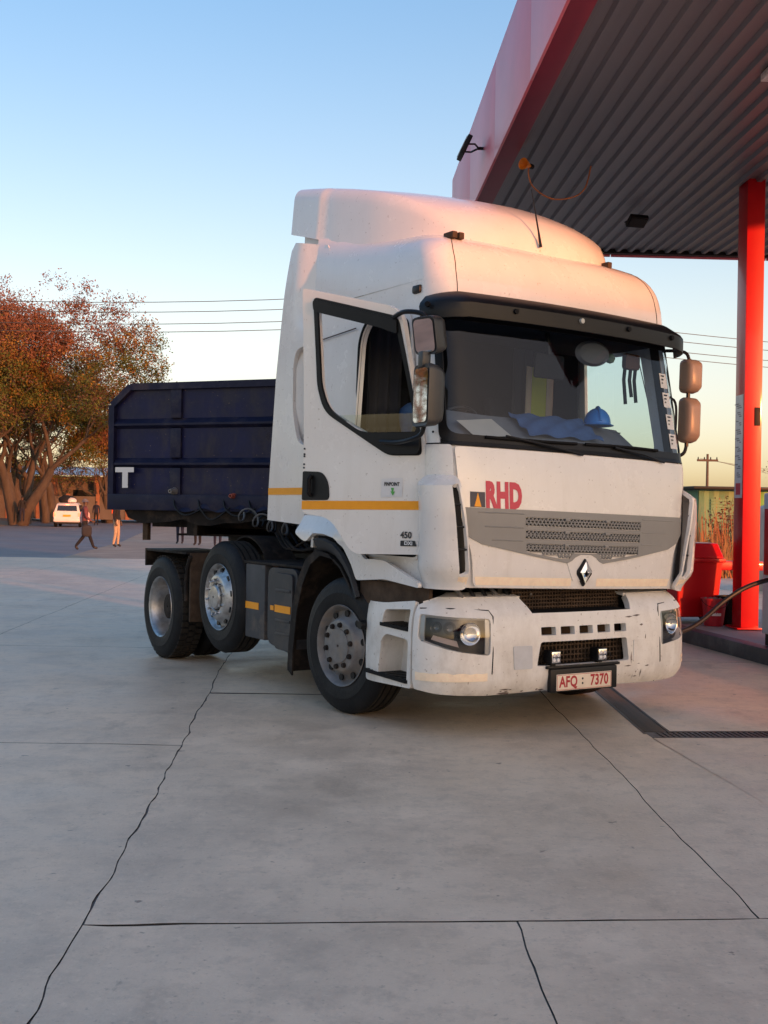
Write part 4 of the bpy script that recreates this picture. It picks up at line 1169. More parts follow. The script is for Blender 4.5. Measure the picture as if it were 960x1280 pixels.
botl = [(-1.41, 0.33), (-1.2, 0.305), (-0.8, 0.285), (-0.4, 0.30), (0, 0.305), (0.4, 0.30), (0.8, 0.285), (1.2, 0.305), (1.41, 0.33)]
bo = botl + [(1.41, 0.90), (1.27, 0.945), (0.52, 0.955), (0.46, 0.845), (-0.46, 0.845), (-0.52, 0.955), (-1.27, 0.945), (-1.41, 0.90)]
lamp_h = rpoly([(0.80, 0.565, 0.03), (1.06, 0.60, 0.05), (1.35, 0.67, 0.04), (1.35, 0.845, 0.03), (1.0, 0.825, 0.05), (0.795, 0.815, 0.03)], 0.03)
lamp_l = [(-a, b) for a, b in lamp_h]
slots = [rpoly([(c - 0.062, 0.69), (c + 0.062, 0.69), (c + 0.062, 0.748), (c - 0.062, 0.748)], 0.008, 2) for c in (-0.335, -0.168, 0.0, 0.168, 0.335)]
lowg = rpoly([(-0.43, 0.478), (0.43, 0.478), (0.40, 0.645), (-0.40, 0.645)], 0.02, 3)
bumper = tpart('bumper', patch(bo, [lamp_h, lamp_l, lowg] + slots, bumf(0), 0.05), M_bump, solid=0.05, soff=-1)
for s in (-1, 1):
    tpart('bumper_seam', MB().tube([bum(s * t, z, 0.001) for t, z in ((0.79, 0.29), (0.785, 0.45), (0.78, 0.57), (0.775, 0.83), (0.80, 0.87), (1.1, 0.885), (1.37, 0.88))], 0.004, 5), M_blkr, bumper)
    # headlamp: dark bowl, reflectors, silver edge trims, clear cover
    dep = 0.075
    hl = tpart('headlamp', patch([(s * a, b) for a, b in lamp_h], [], bumf(-dep), 0.05), pmat('lamp_bowl', (0.05, 0.05, 0.052), 0.3, metal=0.4, var=0.2, vscale=15))
    wall = MB()
    lh = [(s * a, b) for a, b in lamp_h] 
    wall.grid(lambda i, o: bum(lh[int(i) % len(lh)][0], lh[int(i) % len(lh)][1], o), list(range(len(lh) + 1)), [-dep, -0.004])
    tpart('lamp_wall', wall, pmat('lamp_wall', (0.09, 0.09, 0.095), 0.3, metal=0.5), hl)
    tpart('lamp_trim', patch([(s * a, b) for a, b in ((0.798, 0.57), (0.835, 0.576), (0.832, 0.81), (0.797, 0.81))], [], bumf(-0.012), 0.05), pmat('trim_silver', (0.42, 0.43, 0.44), 0.35, metal=0.4), hl, solid=0.01)
    tpart('lamp_trim', patch([(s * a, b) for a, b in ((1.30, 0.66), (1.345, 0.675), (1.345, 0.842), (1.305, 0.838))], [], bumf(-0.012), 0.05), MATS['trim_silver'], hl, solid=0.01)
    c = Vector(bum(s * 0.945, 0.715, -0.066)); nrm = (Vector(bum(s * 0.945, 0.715, 0.0)) - c).normalized()
    Mz = Matrix.Translation(c) @ nrm.to_track_quat('Y', 'Z').to_matrix().to_4x4()
    tpart('reflector_bowl', MB().lathe([(0.012, 0.004), (0.035, 0.010), (0.06, 0.03), (0.07, 0.052), (0.076, 0.055), (0.076, 0.0)], 28, Mz, cap0=True), M_chrome, hl)
    for tt_, zz_, r_ in ((1.10, 0.75, 0.045), (1.22, 0.755, 0.038)):
        c = Vector(bum(s * tt_, zz_, -0.07)); nrm = (Vector(bum(s * tt_, zz_, 0.0)) - c).normalized()
        Mz = Matrix.Translation(c) @ nrm.to_track_quat('Y', 'Z').to_matrix().to_4x4()
        tpart('reflector_bowl', MB().lathe([(0.006, 0.0), (r_ * 0.5, 0.004), (r_ * 0.9, 0.025), (r_, 0.03), (r_, 0.0)], 20, Mz, cap0=True), pmat('smoked_reflector', (0.11, 0.11, 0.115), 0.2, metal=0.8), hl)
    tpart('indicator', patch([(s * a, b) for a, b in ((1.02, 0.622), (1.26, 0.672), (1.24, 0.70), (1.04, 0.665))], [], bumf(-0.05), 0.05), pmat('indicator_lens', (0.55, 0.42, 0.36), 0.25), hl, solid=0.02)
    tpart('lamp_cover', patch([(s * a, b) for a, b in lamp_h], [], bumf(-0.004), 0.05), M_lglass, hl)
    # blanking plates and tape
    tpart('fog_lamp_blank', patch(rpoly([(s * 0.47, 0.465), (s * 0.615, 0.463), (s * 0.625, 0.625), (s * 0.475, 0.625)], 0.012, 3), [], bumf(0.006), 0.05), pmat('blank_grey', (0.56, 0.56, 0.57), 0.45, var=0.08, vscale=14) if s < 0 else M_bump, bumper, solid=0.01)
    # top flange running back under the cab
    tpart('bumper_shelf', patch([(s * 0.50, 0.0), (s * 1.38, 0.0), (s * 1.36, 0.18), (s * 0.50, 0.18)], [], lambda t, k: tuple(Vector(bum(t, 0.955 - 0.05 * max(0, abs(t) - 1.25) / 0.2, -k * 0.9)) + Vector((0, 0, k * 0.12))), 0.06), M_bump, bumper, solid=0.02)
def ragged(t0, t1, z0, z1, s, seed):
    rnd = random.Random(seed)
    topp = [(t, z1 - rnd.random() * 0.012) for t in linspace(t1, t0, 14)]
    return [(s * t, z) for t, z in [(t0, z0), (t1, z0)] + topp]
tpart('reflective_strip', patch(ragged(0.82, 1.37, 0.395, 0.455, -1, 3), [], bumf(0.003), 0.05), M_refl, bumper, smooth=0)
for z0 in (0.415, 0.452):
    tpart('reflective_strip', patch([(1.08, z0), (1.33, z0 + 0.006), (1.33, z0 + 0.028), (1.08, z0 + 0.022)], [], bumf(0.003), 0.05), M_refl, bumper, smooth=0)
# scrapes and chips
rnd = random.Random(11)
for k in range(26):
    sc_ = MB()
    t, z = (rnd.uniform(0.42, 0.78), rnd.uniform(0.34, 0.80)) if k < 14 else (rnd.uniform(-0.75, -0.35), rnd.uniform(0.29, 0.33))
    w, h = rnd.uniform(0.006, 0.05), rnd.uniform(0.002, 0.008)
    if k < 14 and rnd.random() < 0.5: w, h = h, w
    sc_.add([bum(t - w, z, 0.0022), bum(t, z - h, 0.0022), bum(t + w * 0.8, z + h * 0.2, 0.0022), bum(t + w * 0.1, z + h, 0.0022)], [(0, 1, 2, 3)])
    tpart('paint_scrape', sc_, pmat('scrape', (0.16, 0.12, 0.10), 0.8), bumper, smooth=0)
# black tread over the slots, dark grids behind
tr1 = tpart('bumper_tread', patch([(-0.455, 0), (0.455, 0), (0.43, 0.19), (-0.43, 0.19)], [], lambda t, k: tuple(Vector(bum(t, 0.846, -k)) + Vector((0, 0, k * 0.05))), 0.06), M_blkr, bumper, solid=0.015)
def grid_bars(y0, y1, z0, z1, x, dy, dz, w, dep=0.02):
    m_ = MB()
    y = y0
    while y <= y1 + 1e-6:
        m_.box(x - dep, x, y - w / 2, y + w / 2, z0, z1); y += dy
    z = z0
    while z <= z1 + 1e-6:
        m_.box(x - dep - 0.0015, x + 0.0015, y0, y1, z - w / 2, z + w / 2); z += dz
    return m_
tpart('radiator_grid', grid_bars(-0.5, 0.5, 0.845, 1.02, 1.17, 0.026, 0.026, 0.009), M_brown)
tpart('lower_grid', grid_bars(-0.45, 0.45, 0.46, 0.66, 1.27, 0.034, 0.036, 0.010), M_brown)
tpart('slot_backing', MB().box(1.22, 1.235, -0.45, 0.45, 0.665, 0.80), M_brown)
tpart('radiator', MB().box(0.9, 1.13, -0.6, 0.6, 0.42, 1.02), M_blk)
# number plate with its holder and two work lamps
ph = tpart('plate_holder', MB().box(1.36, 1.40, -0.335, 0.285, 0.292, 0.455, 0.012), M_blk)
tpart('holder_shelf', MB().box(1.22, 1.402, -0.36, 0.31, 0.457, 0.477, 0.006), M_blk, ph)
pt = tpart('number_plate', MB().box(1.4005, 1.406, -0.285, 0.225, 0.303, 0.417, 0.004), pmat('plate_white', (0.78, 0.66, 0.52), 0.35, var=0.05, vscale=14))
M_pred = pmat('plate_red', (0.42, 0.02, 0.03), 0.4)
for txt, cy in (('AFQ', -0.178), ('7370', 0.108)):
    tv, tf = text_mb(txt, 0.105, 0.0032, 0.78, spacing=1.05)
    tpart('plate_lettering', MB().add([(1.4072, cy + a, 0.360 + b) for a, b in tv], tf), M_pred, pt, smooth=0)
for zc in (0.345, 0.378):
    tpart('plate_dot', MB().cyl((1.4062, -0.048, zc), (1.4075, -0.048, zc), 0.008, n=10), M_ink, pt)
bo_ = MB()
for zc in (0.309, 0.411): bo_.box(1.406, 1.4068, -0.279, 0.219, zc - 0.0015, zc + 0.0015)
for yc in (-0.279, 0.219): bo_.box(1.406, 1.4069, yc - 0.0015, yc + 0.0015, 0.309, 0.411)
tpart('plate_border', bo_, M_pred, pt)
for yc in (-0.295, 0.135):
    wl_ = tpart('work_lamp', MB().box(1.32, 1.405, yc - 0.045, yc + 0.045, 0.492, 0.585, 0.012), M_blk)
    tpart('lamp_lens', MB().box(1.4055, 1.411, yc - 0.038, yc + 0.038, 0.500, 0.577, 0.004), M_chrome, wl_)
    for a, b in ((-0.018, 0.52), (0.018, 0.52), (-0.018, 0.556), (0.018, 0.556)):
        tpart('light_cell', MB().cyl((1.411, yc + a, b), (1.4135, yc + a, b), 0.013, 0.011, 10), M_stk, wl_)
    tpart('lamp_foot', MB().box(1.345, 1.38, yc - 0.02, yc + 0.02, 0.476, 0.493), M_blk, wl_)
tpart('lamp_wire', MB().tube(spline([(1.38, 0.18, 0.54), (1.385, 0.22, 0.55), (1.36, 0.25, 0.51), (1.32, 0.24, 0.48), (1.28, 0.2, 0.5)], 5), 0.004, 5), M_blk)

# ---- step wells, wheel arches (both sides)
for s in (-1, 1):
    Y = lambda off, s=s: s * (1.225 + off)
    pan = rpoly([(0.30, 0.88, 0.03), (0.32, 0.31, 0.06), (0.98, 0.325, 0.02), (0.98, 0.925, 0.02), (0.60, 0.885, 0.06)], 0.03)
    h1 = rpoly([(0.60, 0.735, 0.01), (0.945, 0.71, 0.02), (0.945, 0.865, 0.02), (0.62, 0.84, 0.03)], 0.02, 3)
    h2 = rpoly([(0.56, 0.372, 0.02), (0.93, 0.352, 0.02), (0.945, 0.655, 0.04), (0.66, 0.672, 0.06), (0.60, 0.63, 0.08)], 0.03, 4)
    st = tpart('step_panel', patch(pan, [h1, h2], lambda x, z, s=s: (x, s * (1.222 - 0.05 * max(0, (0.55 - x) / 0.25) ** 2 - 0.03 * max(0, (z - 0.7) / 0.2) ** 2), z), 0.05), M_bump, solid=0.03)
    # niches: back wall and sides
    for hh, dep in ((h1, 0.17), (h2, 0.17)):
        w_ = MB(); n_ = len(hh)
        w_.grid(lambda i, k, hh=hh, dep=dep, n_=n_, s=s: (hh[int(i) % n_][0], s * (1.20 - dep * k), hh[int(i) % n_][1]), list(range(n_ + 1)), [0, 1])
        tpart('step_niche', w_, M_bump, st)
        tpart('niche_wall', MB().add([(a, s * (1.20 - dep), b) for a, b in hh], [tuple(range(n_))]), M_bump, st)
    for (xa, xb, za, ya) in ((0.57, 0.95, 0.742, 1.228), (0.37, 0.945, 0.384, 1.236)):
        td = tpart('step_tread', MB().prism(rpoly([(xa, ya), (xb, ya), (xb, 1.03), (xa + 0.08, 1.03)], 0.02, 3), lambda a, b, s=s, za=za: (a, s * b, za - 0.02 - 0.03 * (a - 0.6)), lambda a, b, s=s, za=za: (a, s * b, za + 0.004 - 0.03 * (a - 0.6))), M_blkr, st)
        ri = MB()
        for k in range(9):
            xx = xa + 0.05 + (xb - xa - 0.1) * k / 8
            ri.box(xx - 0.008, xx + 0.008, min(s * 1.05, s * (ya - 0.015)), max(s * 1.05, s * (ya - 0.015)), za + 0.004 - 0.03 * (xx - 0.6), za + 0.008 - 0.03 * (xx - 0.6))
        tpart('tread_rib', ri, M_blk, st)
    # brown sill between cab and steps
    tpart('sill', MB().box(0.24, 1.02, s * 1.05 - 0.13 * (s > 0) , s * 1.05 + 0.13 * (s < 0), 0.86, 0.985, 0.02) if False else MB().grid(lambda x, z, s=s: (x, s * (1.17 - 0.06 * (x - 0.3)), z), linspace(0.22, 1.05, 8), linspace(0.86, 1.03, 4)), M_brown, solid=0.03)
    # fender: white flare above, black lip, liner behind
    arc_o = [(-0.42, 1.305), (-0.28, 1.305), (-0.12, 1.275), (0.02, 1.20), (0.13, 1.10), (0.21, 0.985), (0.255, 0.90)]
    arc_i = [(-0.42, 1.22), (-0.28, 1.215), (-0.15, 1.185), (-0.04, 1.12), (0.06, 1.03), (0.135, 0.93), (0.17, 0.87)]
    fl = [(-0.74, 1.46), (-0.02, 1.44), (0.16, 1.30), (0.33, 1.15), (0.46, 1.155), (0.62, 1.15), (1.05, 1.02), (1.06, 0.985), (0.62, 1.02), (0.36, 1.0), (0.23, 0.99), (0.15, 1.10), (0.03, 1.215), (-0.11, 1.29), (-0.28, 1.318), (-0.45, 1.32), (-0.55, 1.25), (-0.62, 1.26), (-0.74, 1.31)]
    fd = cpart('fender', patch(rpoly(fl, 0.03, 3), [], lambda x, z, s=s: (x, s * (1.145 + 0.075 * min(1, max(0, (1.47 - z) / 0.14)) ** 1.5 + 0.01 * (x < 0)), z), 0.05), M_paint, solid=0.03)
    lip = MB().grid(lambda i, k, s=s: tuple(Vector((arc_o[int(i)][0], s * (1.232 - 0.02 * k), arc_o[int(i)][1])).lerp(Vector((arc_i[int(i)][0], s * (1.232 - 0.05 * k), arc_i[int(i)][1])), k)), list(range(7)), [0, 0.5, 1])
    tpart('arch_lip', lip, pmat('arch_plastic', (0.03, 0.03, 0.032), 0.6, var=0.2, vscale=6), solid=0.03, smooth=60)
    lin_ = [(0.17, 0.87), (0.10, 0.98), (-0.04, 1.11), (-0.2, 1.19), (-0.40, 1.21), (-0.56, 1.13), (-0.68, 0.97), (-0.77, 0.75), (-0.83, 0.42), (-0.84, 0.22)]
    tpart('wheel_arch', MB().grid(lambda i, y, s=s: (lin_[int(i)][0], s * y, lin_[int(i)][1]), list(range(len(lin_))), [0.62, 0.9, 1.20]), M_chas, solid=0.02, smooth=60)
    tpart('arch_flap', MB().grid(lambda i, k, s=s: (lin_[int(i) + 3][0] + 0.06 * k, s * (1.212), lin_[int(i) + 3][1] - 0.03 * k), list(range(len(lin_) - 3)), [-0.3, 1]), M_chas, solid=0.015, smooth=60)
    tpart('hub_reflector', MB().cyl((0.315, s * 1.20, 0.70), (0.315, s * 1.235, 0.70), 0.035, 0.03, 14), M_blk, st)
# entrance step inside the door sill
cpart('entrance_tread', MB().box(0.42, 1.0, -1.12, -0.8, 1.12, 1.16, 0.01), M_blkr)
ub = MB(); ub.box(-0.2, 1.05, -0.55, 0.55, 0.55, 1.22); ub.box(0.6, 0.98, -0.95, 0.95, 0.42, 0.95); ub.box(XR, 0.9, -1.0, 1.0, 1.10, 1.2)
tpart('underbody_block', ub, M_chas)  # plain blocks added to keep the space under the cab dark
for k in range(7):
    tpart('hose', MB().tube(spline([(1.08 + 0.02 * k % 0.05, -0.95 + k * 0.10, 1.02), (1.16, -0.93 + k * 0.10, 0.96), (1.10, -0.90 + k * 0.11, 0.90)], 4), 0.014, 6), M_blk if k % 3 else M_steelrim)
# ---- chassis
ch = MB()
for s in (-1, 1):
    ch.box(-4.75, 0.9, s * 0.39 - 0.035, s * 0.39 + 0.035, 0.80, 1.07)
for x in (-4.6, -3.1, -2.75, -1.6, -0.6): ch.box(x - 0.06, x + 0.06, -0.35, 0.35, 0.86, 1.02)
tpart('chassis', ch, M_chas)
tpart('axle', MB().cyl((0, -1.0, 0.51), (0, 1.0, 0.51), 0.07, n=14), M_chas)
tpart('axle', MB().cyl((-2.33, -1.0, 0.70), (-2.33, 1.0, 0.70), 0.08, n=14), M_chas)
tpart('axle', MB().cyl((-3.667, -0.9, 0.515), (-3.667, 0.9, 0.515), 0.11, n=16), M_chas)
tpart('differential', MB().lathe([(0.02, -0.2), (0.15, -0.16), (0.24, 0), (0.15, 0.16), (0.02, 0.2)], 20, Matrix.Translation((-3.667, 0, 0.53))), M_chas)
# fifth wheel
fw = MB().prism(rpoly([(-3.75, -0.45), (-2.95, -0.45), (-2.75, -0.2), (-2.75, 0.2), (-2.95, 0.45), (-3.75, 0.45), (-3.95, 0.12), (-3.35, 0.06), (-3.35, -0.06), (-3.95, -0.12)], 0.06, 3), lambda a, b: (a, b, 1.19), lambda a, b: (a, b, 1.25))
fw.box(-3.5, -3.1, -0.42, 0.42, 1.075, 1.19)
tpart('fifth_wheel', fw, M_chas)
# side boxes: battery crate and plastic tank
M_bat = pmat('box_grey', (0.05, 0.053, 0.06), 0.6, var=0.2, vscale=5, col2=(0.17, 0.13, 0.10), amt2=0.55, s2=3)
M_tank = pmat('tank_plastic', (0.024, 0.028, 0.036), 0.5, var=0.2, vscale=6, col2=(0.09, 0.07, 0.055), amt2=0.4, s2=3)
for s in (-1, 1):
    o_ = lambda a, b: (min(s * a, s * b), max(s * a, s * b))
    bx_ = tpart('battery_box', MB().box(-1.84, -1.46, *o_(0.55, 1.13), 0.40, 1.05, 0.015), M_bat)
    tpart('box_lid', MB().box(-1.87, -0.62, *o_(0.46, 1.135), 1.051, 1.075, 0.006), M_chas, bx_)
    tpart('reflector', MB().box(-1.835, -1.57, *o_(1.1305, 1.134), 0.655, 0.715), M_ambr, bx_)
    tpart('box_inner', MB().box(-1.459, -1.36, *o_(0.5, 1.05), 0.45, 1.05), M_brown, bx_)
    tk = tpart('side_tank', MB().prism(rpoly([(-1.335, 0.40, 0.08), (-0.80, 0.33, 0.12), (-0.80, 1.0, 0.08), (-0.86, 1.045, 0.05), (-1.335, 1.04, 0.10)], 0.08), lambda a, b, s=s: (a, s * 0.5, b), lambda a, b, s=s: (a, s * 1.16, b)), M_tank, bevel=0.03)
    tpart('tank_panel', MB().prism(rpoly([(-1.16, 0.37), (-0.85, 0.36), (-0.85, 1.0), (-1.16, 1.005)], 0.05), lambda a, b, s=s: (a, s * 1.155, b), lambda a, b, s=s: (a, s * 1.182, b)), M_tank, tk, bevel=0.012)
    for zc in (0.86, 0.61, 0.50):
        tpart('tank_rib', MB().box(-1.14, -0.88, *o_(1.18, 1.19), zc - 0.012, zc + 0.012, 0.005), M_tank, tk)
    tpart('reflector', MB().box(-1.155, -0.875, *o_(1.1825, 1.1865), 0.675, 0.735), M_ambr, tk)
    tpart('reflector', MB().box(-1.28, -1.22, *o_(1.1605, 1.164), 0.68, 0.72), M_ambr, tk)
# mudguards over the rear axles
def guard(cx, cz, r, a0, a1, y0, y1, s):
    return MB().grid(lambda a, y: (cx + r * math.cos(a), s * y, cz + r * math.sin(a)), linspace(a0, a1, 14), [y0, y1])
for s in (-1, 1):
    tpart('mudguard', guard(-2.33, 0.72, 0.56, R(20), R(150), 0.60, 0.90, s), M_chas, solid=0.015)
    fl_ = MB(); a_, b_ = (min(s * 0.62, s * 1.2), max(s * 0.62, s * 1.2))
    fl_.box(-4.12, -3.05, a_, b_, 1.075, 1.10, 0.01); fl_.box(-4.15, -4.12, a_, b_, 0.92, 1.10)
    tpart('mudguard', fl_, M_chas)
    tpart('mudflap', MB().box(-3.05, -3.02, *(lambda a, b: (min(a, b), max(a, b)))(s * 0.74, s * 1.16), 0.42, 1.09, 0.004), M_brown)
    tpart('mudguard_bracket', MB().tube([(-3.0, s * 1.17, 1.06), (-3.06, s * 1.175, 0.95), (-3.1, s * 1.175, 0.78), (-3.09, s * 1.17, 0.62)], 0.022, 6), M_chas)
# coiled air lines between cab and trailer
for k, (y, z) in enumerate(((-0.55, 1.50), (-0.35, 1.46), (0.0, 1.5))):
    pts = []
    for i in range(120):
        u = i / 119
        x = -0.85 - 1.45 * u
        sag = 0.13 * math.sin(PI * u)
        a = u * 2 * PI * (8 + k)
        pts.append((x, y - 0.45 * u + 0.06 * math.cos(a), z - sag - 0.02 * k + 0.07 * math.sin(a)))
    tpart('air_line', MB().tube(pts, 0.009, 5), pmat('air_line_grey', (0.10, 0.105, 0.11), 0.4) if k != 1 else M_blk)
rnd = random.Random(5)
for k in range(9):
    x0 = -0.8 - rnd.random() * 0.3; y0 = -0.7 + rnd.random() * 1.0
    tpart('cable', MB().tube(spline([(x0, y0, 1.35), (x0 - 0.25, y0 - 0.1 * rnd.random(), 1.2 + 0.12 * rnd.random()), (x0 - 0.55, y0 - 0.15, 1.18), (x0 - 0.9, y0 - 0.1, 1.25 + 0.1 * rnd.random())], 5), 0.011, 5), M_chas if k % 2 else M_blk)
pp = MB()
pp.box(-2.1, -0.76, -0.34, 0.34, 1.075, 1.12); pp.box(-1.0, -0.78, -0.9, 0.9, 1.05, 1.25); pp.cyl((-1.15, -0.6, 1.15), (-1.15, 0.6, 1.15), 0.10, n=14)
tpart('catwalk', pp, M_chas)
tpart('air_tank', MB().cyl((-2.05, 0.62, 0.7), (-1.4, 0.62, 0.7), 0.13, n=16), M_chas)

# ---- wheels
def make_wheel(cx, yout, cz, s, kind, steer=0.0):
    """yout: outer face of the tyre (absolute); local -Y is outwards for s=-1"""
    M = Matrix.Translation((cx, s * yout, cz)) @ Matrix.Rotation(steer, 4, 'Z') @ (Matrix.Identity(4) if s < 0 else Matrix.Rotation(PI, 4, 'Z'))
    # in the wheel frame, y = 0 outer tyre face, +y inwards
    wdt = 0.31
    def tyre(y0, mat_lug):
        pr = [(0.30, 0.035), (0.305, 0.012), (0.33, 0.004), (0.36, 0.0), (0.40, -0.003), (0.405, 0.0), (0.44, 0.004), (0.475, 0.018), (0.498, 0.035), (0.508, 0.052)]
        gr_ = []
        for g_ in (0.095, 0.155, 0.215):
            gr_ += [(0.514, g_ - 0.006), (0.502, g_ - 0.004), (0.502, g_ + 0.004), (0.514, g_ + 0.006)]
        pr += [(0.512, 0.06)] + gr_ + [(0.508, 0.258), (0.498, 0.275), (0.475, 0.292), (0.42, 0.308), (0.36, 0.31), (0.30, 0.275)]
        return MB().lathe([(r, a + y0) for r, a in pr], 72, M)
    rimm = {'steer': M_steelrim, 'lift': M_alu, 'drive': M_alu}[kind]
    rb_ = MB()
    if kind == 'drive':
        rb_.lathe([(0.292, 0.02), (0.306, 0.006), (0.309, 0.012), (0.296, 0.03), (0.286, 0.05), (0.272, 0.10), (0.262, 0.17), (0.255, 0.20), (0.15, 0.215), (0.13, 0.16), (0.11, 0.14), (0.01, 0.14)], 64, M)
    elif kind == 'lift':
        rb_.lathe([(0.300, 0.012), (0.309, 0.004), (0.306, 0.0), (0.294, 0.012), (0.284, 0.035), (0.268, 0.045), (0.225, 0.012), (0.205, -0.012), (0.185, -0.02), (0.135, -0.02), (0.125, -0.01), (0.115, 0.05), (0.01, 0.05)], 64, M)
    else:
        rb_.lathe([(0.300, 0.012), (0.309, 0.004), (0.306, 0.0), (0.292, 0.010), (0.280, 0.045), (0.262, 0.060), (0.225, 0.045), (0.205, 0.01), (0.195, -0.006), (0.185, -0.010), (0.01, -0.013)], 64, M)
    w = tpart('wheel', rb_, rimm, smooth=40)
    tpart('tyre', tyre(0.0, 0), M_tyre, w, smooth=30)
    if kind == 'drive':
        tpart('tyre', tyre(0.335, 0), M_tyre, w, smooth=30)
        lg = MB()
        for k in range(46):
            for (ya, yb, sk) in ((0.045, 0.115, 1), (0.125, 0.185, -1), (0.195, 0.265, 1)):
                a = 2 * PI * (k + (0.5 if sk < 0 else 0)) / 46
                Mr = M @ Matrix.Rotation(a, 4, 'Y')
                lg.box(0.507, 0.524, ya, yb, -0.024, 0.024, M=Mr @ Matrix.Shear('XZ', 4, (0, 0)))
        tpart('tread', lg, M_tread, w, smooth=0, fix=False)
        for k in range(60):
            pass
    if kind == 'steer' or kind == 'lift':
        rib = MB()
        for yc, hw in ((0.078, 0.010), (0.125, 0.022), (0.185, 0.022), (0.238, 0.012)):
            rib.lathe([(0.510, yc - hw), (0.5165, yc - hw), (0.5165, yc + hw), (0.510, yc + hw)], 72, M)
        tpart('tread', rib, M_tread, w, smooth=20)
    for k in range(10):
        a = 2 * PI * (k + 0.3) / 10
        ca, sa = math.cos(a), math.sin(a)
        if kind == 'steer':
            tpart('hand_hole', MB().cyl(M @ Vector((0.244 * ca, 0.035, 0.244 * sa)), M @ Vector((0.244 * ca, 0.0545 - 0.008, 0.244 * sa)), 0.026, n=12), M_blk, w)
            tpart('wheel_nut', MB().cyl(M @ Vector((0.158 * ca, -0.010, 0.158 * sa)), M @ Vector((0.158 * ca, -0.032, 0.158 * sa)), 0.021, 0.017, 8), M_chas, w)
        elif kind == 'lift':
            tpart('hand_hole', MB().cyl(M @ Vector((0.240 * ca, 0.016, 0.240 * sa)), M @ Vector((0.245 * ca, 0.06, 0.245 * sa)), 0.027, n=12), M_blk, w)
            tpart('wheel_nut', MB().cyl(M @ Vector((0.160 * ca, -0.02, 0.160 * sa)), M @ Vector((0.160 * ca, -0.055, 0.160 * sa)), 0.016, 0.012, 8), M_chrome, w)
        else:
            tpart('wheel_nut', MB().cyl(M @ Vector((0.20 * ca, 0.205, 0.20 * sa)), M @ Vector((0.20 * ca, 0.18, 0.20 * sa)), 0.016, n=8), M_chrome, w)
    if kind == 'lift':
        tpart('hub_cap', MB().lathe([(0.112, 0.05), (0.112, -0.03), (0.10, -0.045), (0.07, -0.05), (0.01, -0.05)], 28, M), M_alu, w)
    elif kind == 'drive':
        tpart('hub_cap', MB().lathe([(0.13, 0.15), (0.125, 0.10), (0.10, 0.09), (0.01, 0.088)], 28, M), M_chas, w)
    else:
        tpart('hub_cap', MB().lathe([(0.13, -0.011), (0.128, -0.018), (0.10, -0.020), (0.01, -0.021)], 28, M), M_steelrim, w)
for s in (-1, 1):
    make_wheel(0.0, 1.215, 0.515, s, 'steer', R(5.5))
    make_wheel(-2.33, 1.175, 0.715, s, 'lift')
    make_wheel(-3.667, 1.225, 0.522, s, 'drive')
# ================================================================== SEMI-TRAILER (only its headboard shows)
M_blue = pmat('trailer_blue', (0.009, 0.0105, 0.05), 0.38, spec=0.3, var=0.35, vscale=2.0, col2=(0.045, 0.04, 0.04), amt2=0.8, s2=1.3, edge2=0.22, rvar=0.15, bump=0.35, bscale=2.2)
M_rib = pmat('trailer_rib_blue', (0.008, 0.009, 0.034), 0.45, spec=0.3, var=0.3, vscale=4, col2=(0.06, 0.05, 0.045), amt2=0.4, s2=4)
grime(M_blue, (0.06, 0.05, 0.042), 0.9, 0.50, 0.74, 1.4, 2.9, (2.5, 2.5, 0.9), speck=0.5)
TA = math.atan2(0.39, 0.92)
TR = thing('semi_trailer', 'dark blue semi-trailer with ribbed steel headboard and white T mark', 'trailer', (-1.47, 11.39, 0), -TA)
# local: +x right along headboard, +y backwards (away), z up
zb, zt, hw = 1.50, 2.76, 1.40
outline = [(-hw, zb), (hw, zb), (hw, 2.58), (hw - 0.22, zt), (-hw + 0.22, zt), (-hw, 2.58)]
hb = obj('headboard', MB().prism(outline, lambda a, b: (a, 0, b), lambda a, b: (a, 0.03, b)), M_blue, TR)
def edge_bar(a, b, w=0.035, d=0.05):
    a, b = Vector((a[0], 0, a[1])), Vector((b[0], 0, b[1])); n = (b - a).normalized(); q = Vector((-n.z, 0, n.x))
    v = []
    for y in (-d, 0.002):
        v += [a + q * w + Vector((0, y, 0)), b + q * w + Vector((0, y, 0)), b - q * w + Vector((0, y, 0)), a - q * w + Vector((0, y, 0))]
    return MB().add(v, [(0, 1, 2, 3), (7, 6, 5, 4), (0, 4, 5, 1), (1, 5, 6, 2), (2, 6, 7, 3), (3, 7, 4, 0)])
for i in range(len(outline)):
    a, b = Vector(outline[i]), Vector(outline[(i + 1) % 6]); c = Vector((0, 2.1))
    if i == 0: continue
    sh = lambda p: (p.x * (1 - 0.034 / hw * 1.0), p.y - (0.034 if p.y > 2.2 else 0))
    obj('edge_rail', edge_bar(sh(a), sh(b), 0.033, 0.045 + 0.002 * i), M_rib, TR)
for zc in (2.36, 1.97):
    v = [(-hw + 0.06, 0, zc + 0.05), (hw - 0.06, 0, zc + 0.05), (hw - 0.06, -0.05, zc), (-hw + 0.06, -0.05, zc), (-hw + 0.06, -0.05, zc - 0.02), (hw - 0.06, -0.05, zc - 0.02), (hw - 0.06, 0, zc - 0.05), (-hw + 0.06, 0, zc - 0.05)]
    obj('headboard_rib', MB().add(v, [(0, 3, 2, 1), (3, 4, 5, 2), (4, 7, 6, 5), (0, 7, 4, 3), (1, 2, 5, 6)]), M_rib, TR)
for xc in (-0.62, 0.62):
    for z0, z1 in ((2.41, 2.73), (2.02, 2.31), (1.56, 1.92)):
        obj('headboard_stiffener', MB().box(xc - 0.06, xc + 0.06, -0.035, -0.0005, z0, z1, 0.006), M_rib, TR)
obj('floor_beam', MB().box(-hw, hw, -0.06, 0.25, 1.50, 1.66, 0.012), M_rib, TR)
